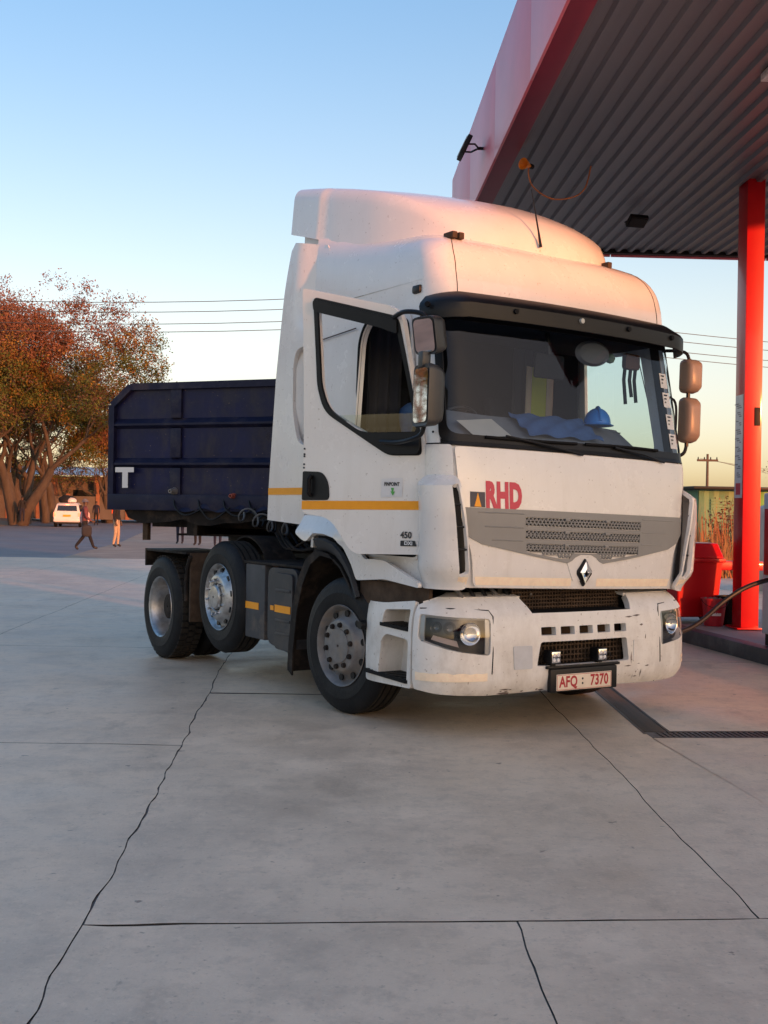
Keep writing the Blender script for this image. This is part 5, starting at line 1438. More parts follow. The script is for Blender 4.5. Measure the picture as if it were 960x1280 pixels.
tm = MB(); tm.box(-1.30, -1.08, -0.066, -0.062, 1.875, 1.925); tm.box(-1.215, -1.15, -0.0665, -0.0625, 1.72, 1.875)
obj('t_mark', tm, M_white, TR)
# rest of the box body
for s in (-1, 1):
    obj('side_wall', MB().box(min(s * hw, s * (hw - 0.04)), max(s * hw, s * (hw - 0.04)), 0.031, 9.0, 1.5, 2.6), M_blue, TR)
obj('floor', MB().box(-hw + 0.041, hw - 0.041, 0.26, 9.0, 1.42, 1.5), M_chas, TR)
obj('tail_board', MB().box(-hw, hw, 9.001, 9.04, 1.5, 2.6), M_blue, TR)
bm_ = MB()
for s in (-1, 1): bm_.box(s * 0.5 - 0.06, s * 0.5 + 0.06, 0.1, 9.0, 1.26, 1.42)
bm_.box(-0.8, 0.8, 0.3, 1.9, 1.25, 1.27)
for y in (0.5, 1.0, 1.6, 2.6, 3.6): bm_.box(-1.2, 1.2, y - 0.05, y + 0.05, 1.33, 1.42)
obj('underframe', bm_, M_chas, TR)
rnd = random.Random(21)
sk = MB()
pts = [(-1.25, 1.52)] + [(-1.2 + k * 0.16, 1.44 - rnd.random() * 0.10) for k in range(16)] + [(1.3, 1.52)]
sk.prism(pts, lambda a, b: (a, 0.02, b), lambda a, b: (a, 0.05, b))
obj('ragged_skirt', sk, M_chas, TR)
obj('tarp_rag', MB().grid(lambda x, k: (x, -0.02 - 0.06 * k + 0.02 * math.sin(x * 30), 1.58 - 0.07 * k + 0.02 * math.sin(x * 17)), linspace(-0.55, 0.75, 30), [0, 0.5, 1]), M_rib, TR, solid=0.006)
cp = obj('air_coupling', MB().lathe([(0.01, -0.05), (0.02, -0.05), (0.028, -0.02), (0.03, 0.0), (0.04, 0.03)], 14, Matrix.Translation((-0.62, -0.07, 1.69))), M_steelrim, TR)
obj('air_coupling', MB().lathe([(0.01, -0.04), (0.018, -0.04), (0.022, -0.02), (0.026, 0.0), (0.03, 0.03)], 14, Matrix.Translation((0.05, -0.07, 1.65))), pmat('coupling_red', (0.35, 0.08, 0.05), 0.6, var=0.3, vscale=20), TR)
for k in range(5):
    x0 = -0.62 + 0.28 * k
    obj('hanging_wire', MB().tube(spline([(x0, -0.05, 1.62), (x0 + 0.06, -0.10, 1.52), (x0 + 0.2, -0.12, 1.46 - 0.04 * (k % 2)), (x0 + 0.36, -0.06, 1.54)], 5), 0.009, 5), M_blk, TR)
obj('corner_bracket', MB().box(-1.08, -1.02, 0.10, 0.16, 1.20, 1.45, 0.006), M_brown, TR)
for s in (-1, 1):
    lgm = MB(); lgm.box(s * 0.75 - 0.06, s * 0.75 + 0.06, 2.6, 2.72, 0.55, 1.3); lgm.box(s * 0.75 - 0.12, s * 0.75 + 0.12, 2.55, 2.77, 0.53, 0.55)
    obj('landing_leg', lgm, M_chas, TR)
    for y in (6.4, 7.7):
        Mx = Matrix.Translation((s * 1.25, y, 0.515)) @ (Matrix.Rotation(R(90) * 1, 4, 'Z'))
        wv = MB().lathe([(0.28, -0.15), (0.36, -0.155), (0.47, -0.14), (0.51, -0.10), (0.515, 0.1), (0.47, 0.14), (0.36, 0.155), (0.28, 0.15)], 32, Matrix.Translation((s * 1.1, y, 0.515)) @ Matrix.Rotation(R(90), 4, 'Z'), cap0=True, cap1=True)
        obj('wheel', wv, M_tyre, TR)
# ================================================================== THINGS IN THE CAB (top level)
TW = TRUCK.matrix_basis @ CABM
def place_cab(o, x, y, z, rz=0.0):
    o.matrix_basis = TW @ Matrix.Translation((x, y, z)) @ Matrix.Rotation(rz, 4, 'Z')
hat = thing('hard_hat', 'blue hard hat lying on the dashboard behind the windscreen', 'hard hat')
M_hat = pmat('hat_blue', (0.03, 0.22, 0.62), 0.35, var=0.05, vscale=6)
hm_ = MB()
hm_.grid(lambda a, e: (0.125 * math.cos(a) * math.cos(e), 0.105 * math.sin(a) * math.cos(e), 0.02 + 0.125 * math.sin(e)), linspace(0, 2 * PI, 25), linspace(0, PI / 2, 9))
obj('hat_shell', hm_, M_hat, hat)
obj('hat_brim', MB().grid(lambda a, k: ((0.123 + 0.03 * k + 0.035 * k * max(0, math.cos(a))) * math.cos(a), (0.104 + 0.025 * k) * math.sin(a), 0.022 - 0.012 * k), linspace(0, 2 * PI, 33), [0, 1]), M_hat, hat, solid=0.004)
obj('hat_ridge', MB().tube([(0.126 * math.cos(e), 0, 0.025 + 0.126 * math.sin(e)) for e in linspace(0.1, PI - 0.1, 16)], 0.012, 6), M_hat, hat)
place_cab(hat, 0.76, 0.60, 2.235, R(150))
pap = tag(obj('paper_sheet', MB().grid(lambda a, b: (a, b, 0.006 * math.sin(b * 9)), linspace(-0.12, 0.12, 5), linspace(-0.17, 0.17, 8)), pmat('paper', (0.62, 0.55, 0.46), 0.8, var=0.05), None, solid=0.002), 'sheet of cream paper lying on the driver side of the dashboard', 'paper')
pap.matrix_basis = TW @ Matrix.Translation((0.90, -0.60, 2.125)) @ Matrix.Rotation(R(33), 4, 'Y') @ Matrix.Rotation(R(8), 4, 'Z')
clo = tag(obj('folded_cloth', MB().grid(lambda a, b: (0.16 * a, 0.36 * b, 0.035 * (1 - a * a) * (1 - b * b) + 0.012 * math.sin(a * 7 + b * 9) + 0.006), linspace(-1, 1, 12), linspace(-1, 1, 20)), pmat('cloth_blue', (0.04, 0.10, 0.24), 0.9, var=0.2, vscale=10), None, solid=0.004), 'crumpled blue cloth lying on the middle of the dashboard', 'cloth')
clo.matrix_basis = TW @ Matrix.Translation((0.84, 0.12, 2.185)) @ Matrix.Rotation(R(33), 4, 'Y')
vest = thing('safety_vest', 'pale vest with yellow-green stripes hung over the middle seat back', 'vest')
for y0, y1, m_ in ((-0.16, -0.075, pmat('vest_pale', (0.48, 0.40, 0.35), 0.9)), (-0.07, 0.045, pmat('vest_yellow', (0.45, 0.50, 0.08), 0.8)), (0.05, 0.13, MATS['vest_pale'])):
    obj('vest_band', MB().grid(lambda a, b: (0.03 * math.sin(a * 20), a, b), linspace(y0, y1, 6), linspace(0, 0.42, 5)), m_, vest, solid=0.006)
place_cab(vest, -0.17, 0.78, 2.38, 0)
pen = thing('windscreen_pendant', 'dark straps and green ball dangling inside the windscreen on the passenger side', 'pendant')
obj('ball', MB().lathe([(0.002, -0.04), (0.028, -0.03), (0.04, 0), (0.028, 0.03), (0.002, 0.04)], 14, Matrix.Translation((0, -0.2, 0.10)) @ Matrix.Rotation(R(90), 4, 'X')), pmat('ball_green', (0.10, 0.17, 0.09), 0.6), pen)
obj('pouch', MB().box(-0.03, 0.03, -0.06, 0.10, 0.03, 0.16, 0.03), pmat('pouch', (0.10, 0.045, 0.03), 0.8), pen)
for k, (y, l) in enumerate(((-0.04, 0.24), (0.02, 0.18), (0.07, 0.22))):
    obj('strap', MB().tube([(0, y, 0.06), (0.0, y - 0.01, -0.05), (0.005, y + 0.012, -l)], 0.014, 6), M_blk, pen)
place_cab(pen, 0.86, 0.82, 2.66, 0)
shoes = thing('pair_of_shoes', 'pair of dark shoes left on the entrance step under the open door', 'shoes')
for k in range(2):
    prof_ = lambda u, a: ((u - 0.5) * 0.28, 0.045 * math.cos(a) * (0.75 + 0.4 * u - 0.5 * max(0, u - 0.75)) * math.sqrt(max(0.02, 1 - (2 * u - 1) ** 6)) + k * 0.13, max(0, 0.05 + (0.055 - 0.035 * u) * math.sin(a)) * math.sqrt(max(0.02, 1 - (2 * u - 1) ** 8)))
    obj('shoe', MB().grid(prof_, linspace(0, 1, 14), linspace(0, 2 * PI, 15)), pmat('shoe_leather', (0.035, 0.022, 0.018), 0.5), shoes)
place_cab(shoes, 0.66, -1.03, 1.165, R(-12))

# ================================================================== PEOPLE
def person_mesh(name, J, seg_mats, mats):
    """J: name -> (xyz, radius or (rx, ry)); edges listed in seg_mats as (a, b, material index)"""
    keys = list(J)
    me = bpy.data.meshes.new(name)
    me.from_pydata([J[k][0] for k in keys], [(keys.index(a), keys.index(b)) for a, b, m in seg_mats], [])
    o = bpy.data.objects.new(name, me); COL.objects.link(o)
    md = o.modifiers.new('skin', 'SKIN'); md.use_smooth_shade = True
    sv = me.skin_vertices[0].data
    for i, k in enumerate(keys):
        r = J[k][1]
        sv[i].radius = r if isinstance(r, tuple) else (r, r)
        sv[i].use_root = (k == 'pelvis')
    o.modifiers.new('sub', 'SUBSURF').levels = 1
    o.modifiers['sub'].render_levels = 1
    dg = bpy.context.evaluated_depsgraph_get()
    out = bpy.data.meshes.new_from_object(o.evaluated_get(dg))
    bpy.data.objects.remove(o); bpy.data.meshes.remove(me)
    out.name = name
    out.materials.clear()
    for m in mats: out.materials.append(m)
    segs = [(Vector(J[a][0]), Vector(J[b][0]), m) for a, b, m in seg_mats]
    for p in out.polygons:
        c = p.center; best = None
        for a, b, m in segs:
            d = b - a; t = max(0, min(1, (c - a).dot(d) / max(1e-9, d.dot(d))))
            q = (c - a - d * t).length
            if best is None or q < best[0]: best = (q, m)
        p.material_index = best[1]; p.use_smooth = True
    return out
M_skin = pmat('skin', (0.10, 0.055, 0.035), 0.55, var=0.08, vscale=20)
M_hair = pmat('hair', (0.012, 0.010, 0.009), 0.8)
M_shoe = pmat('shoe_dark', (0.02, 0.018, 0.018), 0.5)
def person(label, loc, rz, shirt, trousers, pose=None, sleeve=True, hat=None, H=1.70, group=None, extra=None):
    k = H / 1.70
    P = {'pelvis': (0, 0, 0.93), 'waist': (0, 0.0, 1.08), 'chest': (0, 0.01, 1.30), 'collar': (0, 0, 1.42), 'neck': (0, 0.005, 1.48), 'jaw': (0, 0.02, 1.545), 'head': (0, 0.012, 1.62), 'crown': (0, 0.0, 1.675),
         'hipL': (-0.09, 0, 0.88), 'kneeL': (-0.10, 0.01, 0.49), 'ankL': (-0.10, -0.01, 0.09), 'toeL': (-0.11, 0.13, 0.035),
         'hipR': (0.09, 0, 0.88), 'kneeR': (0.10, 0.01, 0.49), 'ankR': (0.10, -0.01, 0.09), 'toeR': (0.11, 0.13, 0.035),
         'shL': (-0.175, 0, 1.395), 'elL': (-0.225, -0.01, 1.12), 'wrL': (-0.23, 0.06, 0.88), 'haL': (-0.225, 0.085, 0.80),
         'shR': (0.175, 0, 1.395), 'elR': (0.225, -0.01, 1.12), 'wrR': (0.23, 0.06, 0.88), 'haR': (0.225, 0.085, 0.80)}
    for a, b in (pose or {}).items(): P[a] = b
    Rr = {'pelvis': (0.155, 0.115), 'waist': (0.14, 0.10), 'chest': (0.165, 0.115), 'collar': (0.10, 0.08), 'neck': 0.055, 'jaw': (0.062, 0.075), 'head': (0.075, 0.09), 'crown': (0.06, 0.075),
          'hipL': 0.095, 'kneeL': 0.066, 'ankL': 0.05, 'toeL': (0.042, 0.032), 'hipR': 0.095, 'kneeR': 0.066, 'ankR': 0.05, 'toeR': (0.042, 0.032),
          'shL': 0.068, 'elL': 0.05, 'wrL': 0.034, 'haL': (0.036, 0.026), 'shR': 0.068, 'elR': 0.05, 'wrR': 0.034, 'haR': (0.036, 0.026)}
    J = {q: (tuple(c * k for c in P[q]), Rr[q] if isinstance(Rr[q], tuple) else Rr[q]) for q in P}
    sl = 1 if sleeve else 0
    E_ = [('pelvis', 'waist', 1), ('waist', 'chest', 1), ('chest', 'collar', 1), ('collar', 'neck', 0), ('neck', 'jaw', 0), ('jaw', 'head', 0), ('head', 'crown', 0)]
    for s in 'LR':
        E_ += [('pelvis', 'hip' + s, 2), ('hip' + s, 'knee' + s, 2), ('knee' + s, 'ank' + s, 2), ('ank' + s, 'toe' + s, 3), ('collar', 'sh' + s, 1), ('sh' + s, 'el' + s, 1), ('el' + s, 'wr' + s, sl), ('wr' + s, 'ha' + s, 0)]
    me = person_mesh('body', J, E_, [M_skin, shirt, trousers, M_shoe])
    t = thing('person', label, 'person', loc, rz, group)
    body = obj('body', me, None, t)
    h = Vector(P['head']) * k
    # face: nose, ears, eyes; fingers and thumb
    fm = MB()
    fm.add([h + Vector(q) * k for q in ((0, 0.105, -0.02), (-0.016, 0.085, -0.03), (0.016, 0.085, -0.03), (0, 0.085, 0.02))], [(0, 1, 2), (0, 3, 1), (0, 2, 3)])
    for s in (-1, 1): fm.box(*(lambda c: (c.x - 0.008, c.x + 0.008, c.y - 0.02, c.y + 0.015, c.z - 0.03, c.z + 0.025))(h + Vector((s * 0.082, 0, -0.01))), 0.004)
    for s in 'LR':
        a = Vector(P['ha' + s]) * k; w = Vector(P['wr' + s]) * k; d = (a - w).normalized(); sd_ = d.cross(Vector((1, 0, 0))).normalized()
        for q in range(4):
            b0 = a + sd_ * (q - 1.5) * 0.016
            ln_ = (0.06, 0.07, 0.066, 0.05)[q]
            fm.tube([b0, b0 + d * ln_ * 0.6, b0 + d * ln_ + Vector((-0.012 if s == 'R' else 0.012, 0, 0))], 0.009, 5)
        fm.tube([a - d * 0.03 + sd_ * 0.02, a + sd_ * 0.045, a + d * 0.03 + sd_ * 0.05], 0.010, 5)
    obj('face_and_fingers', fm, M_skin, body)
    em = MB()
    for s in (-1, 1): em.box(*(lambda c: (c.x - 0.014, c.x + 0.014, c.y - 0.004, c.y + 0.004, c.z - 0.005, c.z + 0.005))(h + Vector((s * 0.03, 0.088, 0.012))))
    em.box(*(lambda c: (c.x - 0.024, c.x + 0.024, c.y - 0.004, c.y + 0.004, c.z - 0.005, c.z + 0.005))(h + Vector((0, 0.088, -0.06))))
    obj('eyes_and_mouth', em, M_hair, body)
    hm = MB(); rr = 0.098 * k
    hm.grid(lambda a, e: tuple(h + Vector((rr * 0.86 * math.cos(a) * math.cos(e), -0.012 + rr * 1.02 * math.sin(a) * math.cos(e), 0.02 + rr * 0.95 * math.sin(e)))), linspace(0, 2 * PI, 19), linspace(-0.05 if not hat else 0.1, PI / 2, 7))
    if hat:
        hm.grid(lambda a, q: tuple(h + Vector((rr * (0.86 + 0.5 * q) * math.cos(a), rr * (1.0 + 0.5 * q) * math.sin(a), 0.03 - 0.03 * q))), linspace(0, 2 * PI, 19), [0, 1])
    obj('hat' if hat else 'hair', hm, hat or M_hair, t)
    if extra: extra(t, P, k)
    return t
def cl(name, c): return pmat('cloth_' + name, c, 0.9, var=0.15, vscale=12)
C_black = cl('black', (0.012, 0.012, 0.014)); C_navy = cl('navy', (0.012, 0.015, 0.035)); C_maroon = cl('maroon', (0.16, 0.05, 0.05)); C_beige = cl('beige', (0.46, 0.33, 0.21))
C_orange = cl('orange', (0.75, 0.10, 0.03)); C_pink = cl('pale_pink', (0.62, 0.42, 0.40)); C_grey = cl('grey', (0.12, 0.12, 0.13)); C_blue = cl('blue', (0.03, 0.10, 0.36)); C_dress = cl('purple', (0.06, 0.02, 0.07))
walk = {'kneeL': (-0.09, 0.16, 0.50), 'ankL': (-0.09, 0.30, 0.10), 'toeL': (-0.10, 0.44, 0.07), 'kneeR': (0.10, -0.02, 0.49), 'ankR': (0.10, -0.30, 0.13), 'toeR': (0.11, -0.20, 0.03),
        'elL': (-0.23, -0.10, 1.13), 'wrL': (-0.24, -0.04, 0.89), 'haL': (-0.24, -0.02, 0.81), 'elR': (0.24, 0.04, 1.13), 'wrR': (0.22, 0.2, 1.0), 'haR': (0.20, 0.27, 0.98)}
def blob(cx, cy, cz, rx, ry, rz_):
    sq = lambda v: math.copysign(abs(v) ** 0.6, v)
    return MB().grid(lambda a, e: (cx + rx * sq(math.cos(a)) * sq(math.cos(e)), cy + ry * sq(math.sin(a)) * sq(math.cos(e)), cz + rz_ * sq(math.sin(e))), linspace(0, 2 * PI, 21), linspace(-PI / 2, PI / 2, 11))
def bag_pink(t, P, k):
    obj('tote_bag', blob(-0.24, 0.0, 1.10, 0.09, 0.17, 0.21), C_pink, t)
    obj('hand_bag', blob(0.24, 0.06, 0.66, 0.08, 0.17, 0.20), cl('dark_bag', (0.03, 0.03, 0.033)), t)
person('person in maroon top walking with a pink bag on the near side of the road', (-10.05, 39.8, 0.0), R(-75), C_maroon, C_black, walk, hat=C_grey, extra=bag_pink)
person('person in black top and beige trousers standing just left of the blue trailer', (-9.75, 43.2, 0.0), R(-100), C_black, C_beige, {'kneeL': (-0.13, 0.02, 0.49), 'ankL': (-0.16, -0.02, 0.09), 'toeL': (-0.17, 0.11, 0.035), 'ankR': (0.13, -0.06, 0.09), 'toeR': (0.14, 0.07, 0.035)}, H=1.78)
person('person in dark trousers with orange-white hem below the trailer, leftmost legs', (-8.25, 48.0, 0.0), R(170), C_orange, C_navy, H=1.75)
person('person in black clothes seen below the trailer beside the rear tyres', (-7.3, 46.5, 0.0), R(160), C_black, C_black, H=1.72)
person('person in navy clothes seen below the trailer, nearest the spare coils', (-6.45, 46.0, 0.0), R(190), C_grey, C_navy, H=1.72)
person('person in black standing far left under the trees on the verge', (-24.6, 80.5, 0.28), R(200), C_black, C_navy, H=1.72)
person('person in dark clothes standing on the road behind the parked car', (-20.9, 86.0, 0.0), R(180), C_navy, C_black, H=1.75)
person('person in orange safety vest standing far down the road', (-20.2, 89.0, 0.0), R(180), C_orange, C_dress, H=1.68)
person('person in grey with tall hat standing beside the parked car roof load', (-22.3, 84.0, 0.1), R(160), C_grey, C_grey, H=1.85, hat=C_grey)
# driver, seated, mostly in the dark of the cab
seated = {'pelvis': (0, -0.02, 0.0), 'waist': (0, -0.03, 0.16), 'chest': (0, -0.01, 0.40), 'collar': (0, 0.0, 0.52), 'neck': (0, 0.01, 0.58), 'jaw': (0, 0.03, 0.645), 'head': (0, 0.022, 0.72), 'crown': (0, 0.01, 0.775),
          'hipL': (-0.1, 0.06, -0.02), 'kneeL': (-0.13, 0.46, 0.0), 'ankL': (-0.13, 0.55, -0.38), 'toeL': (-0.13, 0.68, -0.42), 'hipR': (0.1, 0.06, -0.02), 'kneeR': (0.13, 0.46, 0.0), 'ankR': (0.13, 0.55, -0.38), 'toeR': (0.13, 0.68, -0.42),
          'shL': (-0.18, 0, 0.495), 'elL': (-0.24, 0.16, 0.26), 'wrL': (-0.16, 0.40, 0.30), 'haL': (-0.14, 0.47, 0.32), 'shR': (0.18, 0, 0.495), 'elR': (0.24, 0.16, 0.26), 'wrR': (0.16, 0.40, 0.30), 'haR': (0.14, 0.47, 0.32)}
dv = person('driver in blue overalls sitting behind the wheel in the dark cab', (0, 0, 0), 0, C_blue, C_blue, seated)
dv.matrix_basis = TW @ Matrix.Translation((0.0, -0.52, 1.80)) @ Matrix.Rotation(R(-90), 4, 'Z')

# ================================================================== PARKED CAR BY THE TREES
car = thing('parked_car', 'white estate car with loaded roof seen from behind on the far side of the road', 'car', (-21.15, 79.0, 0.0), R(9))
M_car = pmat('car_white', (0.70, 0.68, 0.66), 0.3, coat=0.4, var=0.05)
M_cglass = pmat('car_glass', (0.012, 0.014, 0.016), 0.08, spec=0.8)
# local: rear faces -y
sec = [(-0.02, 0.34, 0.76), (-0.05, 0.55, 0.85), (0.0, 0.75, 0.88), (0.03, 0.98, 0.88), (0.06, 1.08, 0.86), (0.22, 1.50, 0.74), (0.34, 1.60, 0.68), (0.5, 1.63, 0.66)]
cbm = MB()
def carring(y, k, hood=0.0):
    L_ = []
    return L_
prof_c = [(0.0, 0.32), (-0.06, 0.45), (-0.05, 0.62), (0.0, 0.80), (0.03, 1.02), (0.20, 1.50), (0.42, 1.62), (1.8, 1.64), (2.5, 1.52), (3.1, 1.08), (4.0, 0.98), (4.3, 0.80), (4.32, 0.5), (4.25, 0.32)]
nP = len(prof_c)
def hwid(z): return lin([(0.3, 0.82), (0.6, 0.88), (1.0, 0.87), (1.5, 0.72), (1.64, 0.62)], z)
vv = [(-hwid(z), y, z) for y, z in prof_c] + [(hwid(z), y, z) for y, z in prof_c]
cf = [(i, i + 1, nP + i + 1, nP + i) for i in range(nP - 1)] + [tuple(range(nP)), tuple(range(2 * nP - 1, nP - 1, -1)), (0, nP, 2 * nP - 1, nP - 1)]
obj('body', MB().add(vv, cf), M_car, car, bevel=0.05)
obj('rear_window', MB().add([(-0.66, 0.052, 1.08), (0.66, 0.052, 1.08), (0.60, 0.165, 1.44), (-0.60, 0.165, 1.44)], [(0, 1, 2, 3)]), M_cglass, car, solid=0.02, soff=0)
for s in (-1, 1):
    obj('side_window', MB().add([(s * 0.868, 0.45, 1.06), (s * 0.868, 2.7, 1.06), (s * 0.745, 2.3, 1.48), (s * 0.745, 0.55, 1.48)], [(0, 1, 2, 3)]), M_cglass, car, solid=0.02, soff=0)
    obj('tail_lamp', MB().box(s * 0.80 - 0.07, s * 0.80 + 0.07, -0.06, 0.06, 0.70, 0.98, 0.02), pmat('tail_red', (0.65, 0.03, 0.02), 0.25, emit=(1, 0.12, 0.05), estr=1.2), car)
    for y in (0.75, 3.45):
        obj('wheel', MB().lathe([(0.05, -0.09), (0.2, -0.1), (0.3, -0.1), (0.33, -0.06), (0.33, 0.06), (0.3, 0.1), (0.2, 0.1), (0.05, 0.09)], 24, Matrix.Translation((s * 0.80, y, 0.33)) @ Matrix.Rotation(R(90), 4, 'Z'), cap0=True, cap1=True), M_tyre, car)
obj('brake_lamp', MB().box(-0.12, 0.12, 0.10, 0.20, 1.47, 1.53, 0.01), pmat('brake_red', (0.7, 0.03, 0.02), 0.3, emit=(1, 0.1, 0.05), estr=3.0), car)
obj('number_plate', MB().box(-0.25, 0.25, -0.075, -0.062, 0.70, 0.83), M_ambr, car)
obj('rear_bumper', MB().box(-0.86, 0.86, -0.10, 0.05, 0.36, 0.55, 0.04), M_car, car)
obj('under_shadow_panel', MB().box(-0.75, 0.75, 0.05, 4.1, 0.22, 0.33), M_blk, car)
ld = thing('roof_load', 'dark bundle and white sack tied on the roof of the parked car', 'luggage', (-21.15, 79.0, 1.655), R(9))
def lump(cx, cy, cz, rx, ry, rz_, sd_):
    return MB().grid(lambda a, e: (cx + rx * math.cos(a) * math.cos(e) * (1 + 0.15 * noise.noise(Vector((math.cos(a) * 2 + sd_, math.sin(a) * 2, e)))), cy + ry * math.sin(a) * math.cos(e), cz + rz_ * math.sin(e) * (1 + 0.2 * noise.noise(Vector((math.cos(a) * 3, e * 2, sd_))))), linspace(0, 2 * PI, 17), linspace(-0.6, PI / 2, 8))
obj('bundle', lump(-0.1, 1.2, 0.16, 0.6, 0.8, 0.32, 1.0), C_black, ld)
obj('sack', lump(0.25, 0.62, 0.12, 0.3, 0.3, 0.2, 4.0), M_stk, ld)
# ================================================================== TREES
M_bark = pmat('bark', (0.075, 0.06, 0.048), 0.9, var=0.35, vscale=2.5, bump=0.6, bscale=6, stretch=(1, 1, 0.3))
def leafmat(name, col):
    m = pmat(name, col, 0.75, spec=0.2)
    b = m.node_tree.nodes['Principled BSDF']
    N, L = m.node_tree.nodes, m.node_tree.links
    g = N.new('ShaderNodeNewGeometry')
    mr = N.new('ShaderNodeMapRange'); mr.inputs[3].default_value = 0.75; mr.inputs[4].default_value = 1.25
    L.new(g.outputs['Random Per Island'], mr.inputs[0])
    mx = N.new('ShaderNodeMix'); mx.data_type = 'RGBA'; mx.blend_type = 'MULTIPLY'; mx.inputs[0].default_value = 1
    mx.inputs[6].default_value = (*col, 1); L.new(mr.outputs[0], mx.inputs[7])
    L.new(mx.outputs[2], b.inputs['Base Color'])
    return m
LEAF = [leafmat('leaf_rust', (0.19, 0.085, 0.05)), leafmat('leaf_ochre', (0.22, 0.135, 0.03)), leafmat('leaf_green', (0.085, 0.105, 0.025)), leafmat('leaf_brown', (0.10, 0.06, 0.04))]
def leaves_mesh(pts, cols, size, rng, name):
    n = len(pts)
    P = np.array(pts); 
    a = rng.normal(size=(n, 3)); a /= np.linalg.norm(a, axis=1)[:, None]
    b = rng.normal(size=(n, 3)); b -= a * (a * b).sum(1)[:, None]; b /= np.linalg.norm(b, axis=1)[:, None]
    s = size * rng.uniform(0.6, 1.3, n)[:, None]
    c0 = P - a * s; c1 = P + b * s * 0.45; c2 = P + a * s; c3 = P - b * s * 0.45
    V = np.stack([c0, c1, c2, c3], 1).reshape(-1, 3)
    me = bpy.data.meshes.new(name)
    me.vertices.add(4 * n); me.vertices.foreach_set('co', V.ravel())
    me.loops.add(4 * n); me.loops.foreach_set('vertex_index', np.arange(4 * n, dtype=np.int32))
    me.polygons.add(n); me.polygons.foreach_set('loop_start', np.arange(0, 4 * n, 4, dtype=np.int32)); me.polygons.foreach_set('loop_total', np.full(n, 4, dtype=np.int32))
    for m in LEAF: me.materials.append(m)
    me.polygons.foreach_set('material_index', np.array(cols, dtype=np.int32))
    me.update(); me.validate()
    return me
def tree(label, loc, H, spread, seed, stems=3, nleaf=9000, lsize=0.088, greens=(0.45, 0.25, 0.2, 0.1), bare=0.35, group='trees along the road', base_r=0.46):
    rnd = random.Random(seed); rng = np.random.default_rng(seed)
    t = thing('roadside_tree', label, 'tree', loc, 0, group)
    tips = []; mids = []
    mbt = MB(); mbb = MB()
    def grow(p, d, L_, r, depth, mb):
        n = 4
        pts = [p.copy()]; rs = [r]
        q = p.copy(); dd = d.copy()
        for i in range(n):
            dd = (dd + Vector((rnd.gauss(0, 0.13), rnd.gauss(0, 0.13), rnd.gauss(0.03, 0.08)))).normalized()
            q = q + dd * (L_ / n); pts.append(q.copy()); rs.append(r * (1 - 0.42 * (i + 1) / n))
        mb.tube(pts, rs, 7 if depth < 2 else (5 if depth < 4 else 3), caps=False)
        if depth >= 3: mids.extend(pts[1:])
        if depth >= 7 or L_ < 0.4:
            tips.append(q); return
        k = 3 if rnd.random() < (0.55 if depth < 5 else 0.25) else 2
        ph = rnd.random() * 6.28
        for j in range(k):
            a = ph + j * 6.28 / k + rnd.gauss(0, 0.35)
            tilt = rnd.uniform(0.38, 0.85)
            o = dd.orthogonal().normalized(); o2 = dd.cross(o)
            nd = (dd * math.cos(tilt) + (o * math.cos(a) + o2 * math.sin(a)) * math.sin(tilt))
            nd.z += 0.10 if depth < 3 else -0.02
            nd = Vector((nd.x * spread, nd.y * spread, nd.z)).normalized()
            grow(q, nd, L_ * rnd.uniform(0.68, 0.86), rs[-1] * (0.74 if k == 2 else 0.66), depth + 1, mbb)
    for s in range(stems):
        a = s * 6.28 / stems + rnd.random()
        lean = 0.10 + 0.22 * rnd.random()
        grow(Vector((0.35 * math.cos(a), 0.35 * math.sin(a), -0.3)), Vector((lean * math.cos(a), lean * math.sin(a), 1)).normalized(), H * rnd.uniform(0.26, 0.34), base_r * rnd.uniform(0.75, 1.1), 0, mbt)
    obj('trunk', mbt, M_bark, t, smooth=60, fix=False)
    obj('branches', mbb, M_bark, t, smooth=60, fix=False)
    P, cidx = [], []
    zs = [p.z for p in tips]; zl, zh = min(zs), max(zs)
    src = tips + rnd.sample(mids, len(mids) // 2)
    keep = []
    for p in src:
        f = (p.z - zl) / (zh - zl + 1e-6)
        dens = 1.0 - bare * max(0, f - 0.35) * 1.5
        cn = noise.noise(p * 0.35 + Vector((seed, 0, 0)))
        if cn < -0.05 and rnd.random() < 0.85: continue
        if rnd.random() < 0.35: continue
        if rnd.random() < dens: keep.append((p, f))
    zq = sorted(p.z for p, f in keep)[::max(1, len(keep) // 40)]
    per = max(2, nleaf // max(1, len(keep)))
    for p, f in keep:
        cn = noise.noise(p * 0.2 + Vector((0, seed * 1.7, 5)))
        up = sum(1 for q in zq if q < p.z) / len(zq) + 0.6 * cn
        if up > 0.72: base = 0
        elif up > 0.46: base = 1 if rnd.random() < 0.6 else 0
        elif up > 0.05: base = 2 if rnd.random() < 0.7 else 1
        else: base = 3 if rnd.random() < 0.5 else 2
        for _ in range(per):
            P.append((p.x + rnd.gauss(0, 0.24), p.y + rnd.gauss(0, 0.24), p.z + rnd.gauss(0, 0.2)))
            cidx.append(base if rnd.random() < 0.88 else rnd.choice([0, 1, 2, 3, 3]))
    cr = obj('crown', leaves_mesh(P, cidx, lsize, rng, 'crown'), None, t)
    return t
tree('tallest rust-leaved tree at the far left of the road, nearest one', (-27.8, 78, 0.5), 13.2, 1.18, 11, 5, 110000, bare=0.35)
tree('rust and green tree with twisted trunks behind the parked car', (-25.2, 82, 0.4), 13.8, 1.08, 23, 4, 110000, bare=0.3)
tree('tree with bare twiggy outline, rightmost of the tall row', (-27.0, 88, 0.3), 11.2, 0.9, 37, 3, 16000, bare=0.75)
tree('green-crowned tree standing close behind the twiggy one', (-26.4, 93, 0.4), 11.6, 1.0, 41, 3, 80000, bare=0.2)
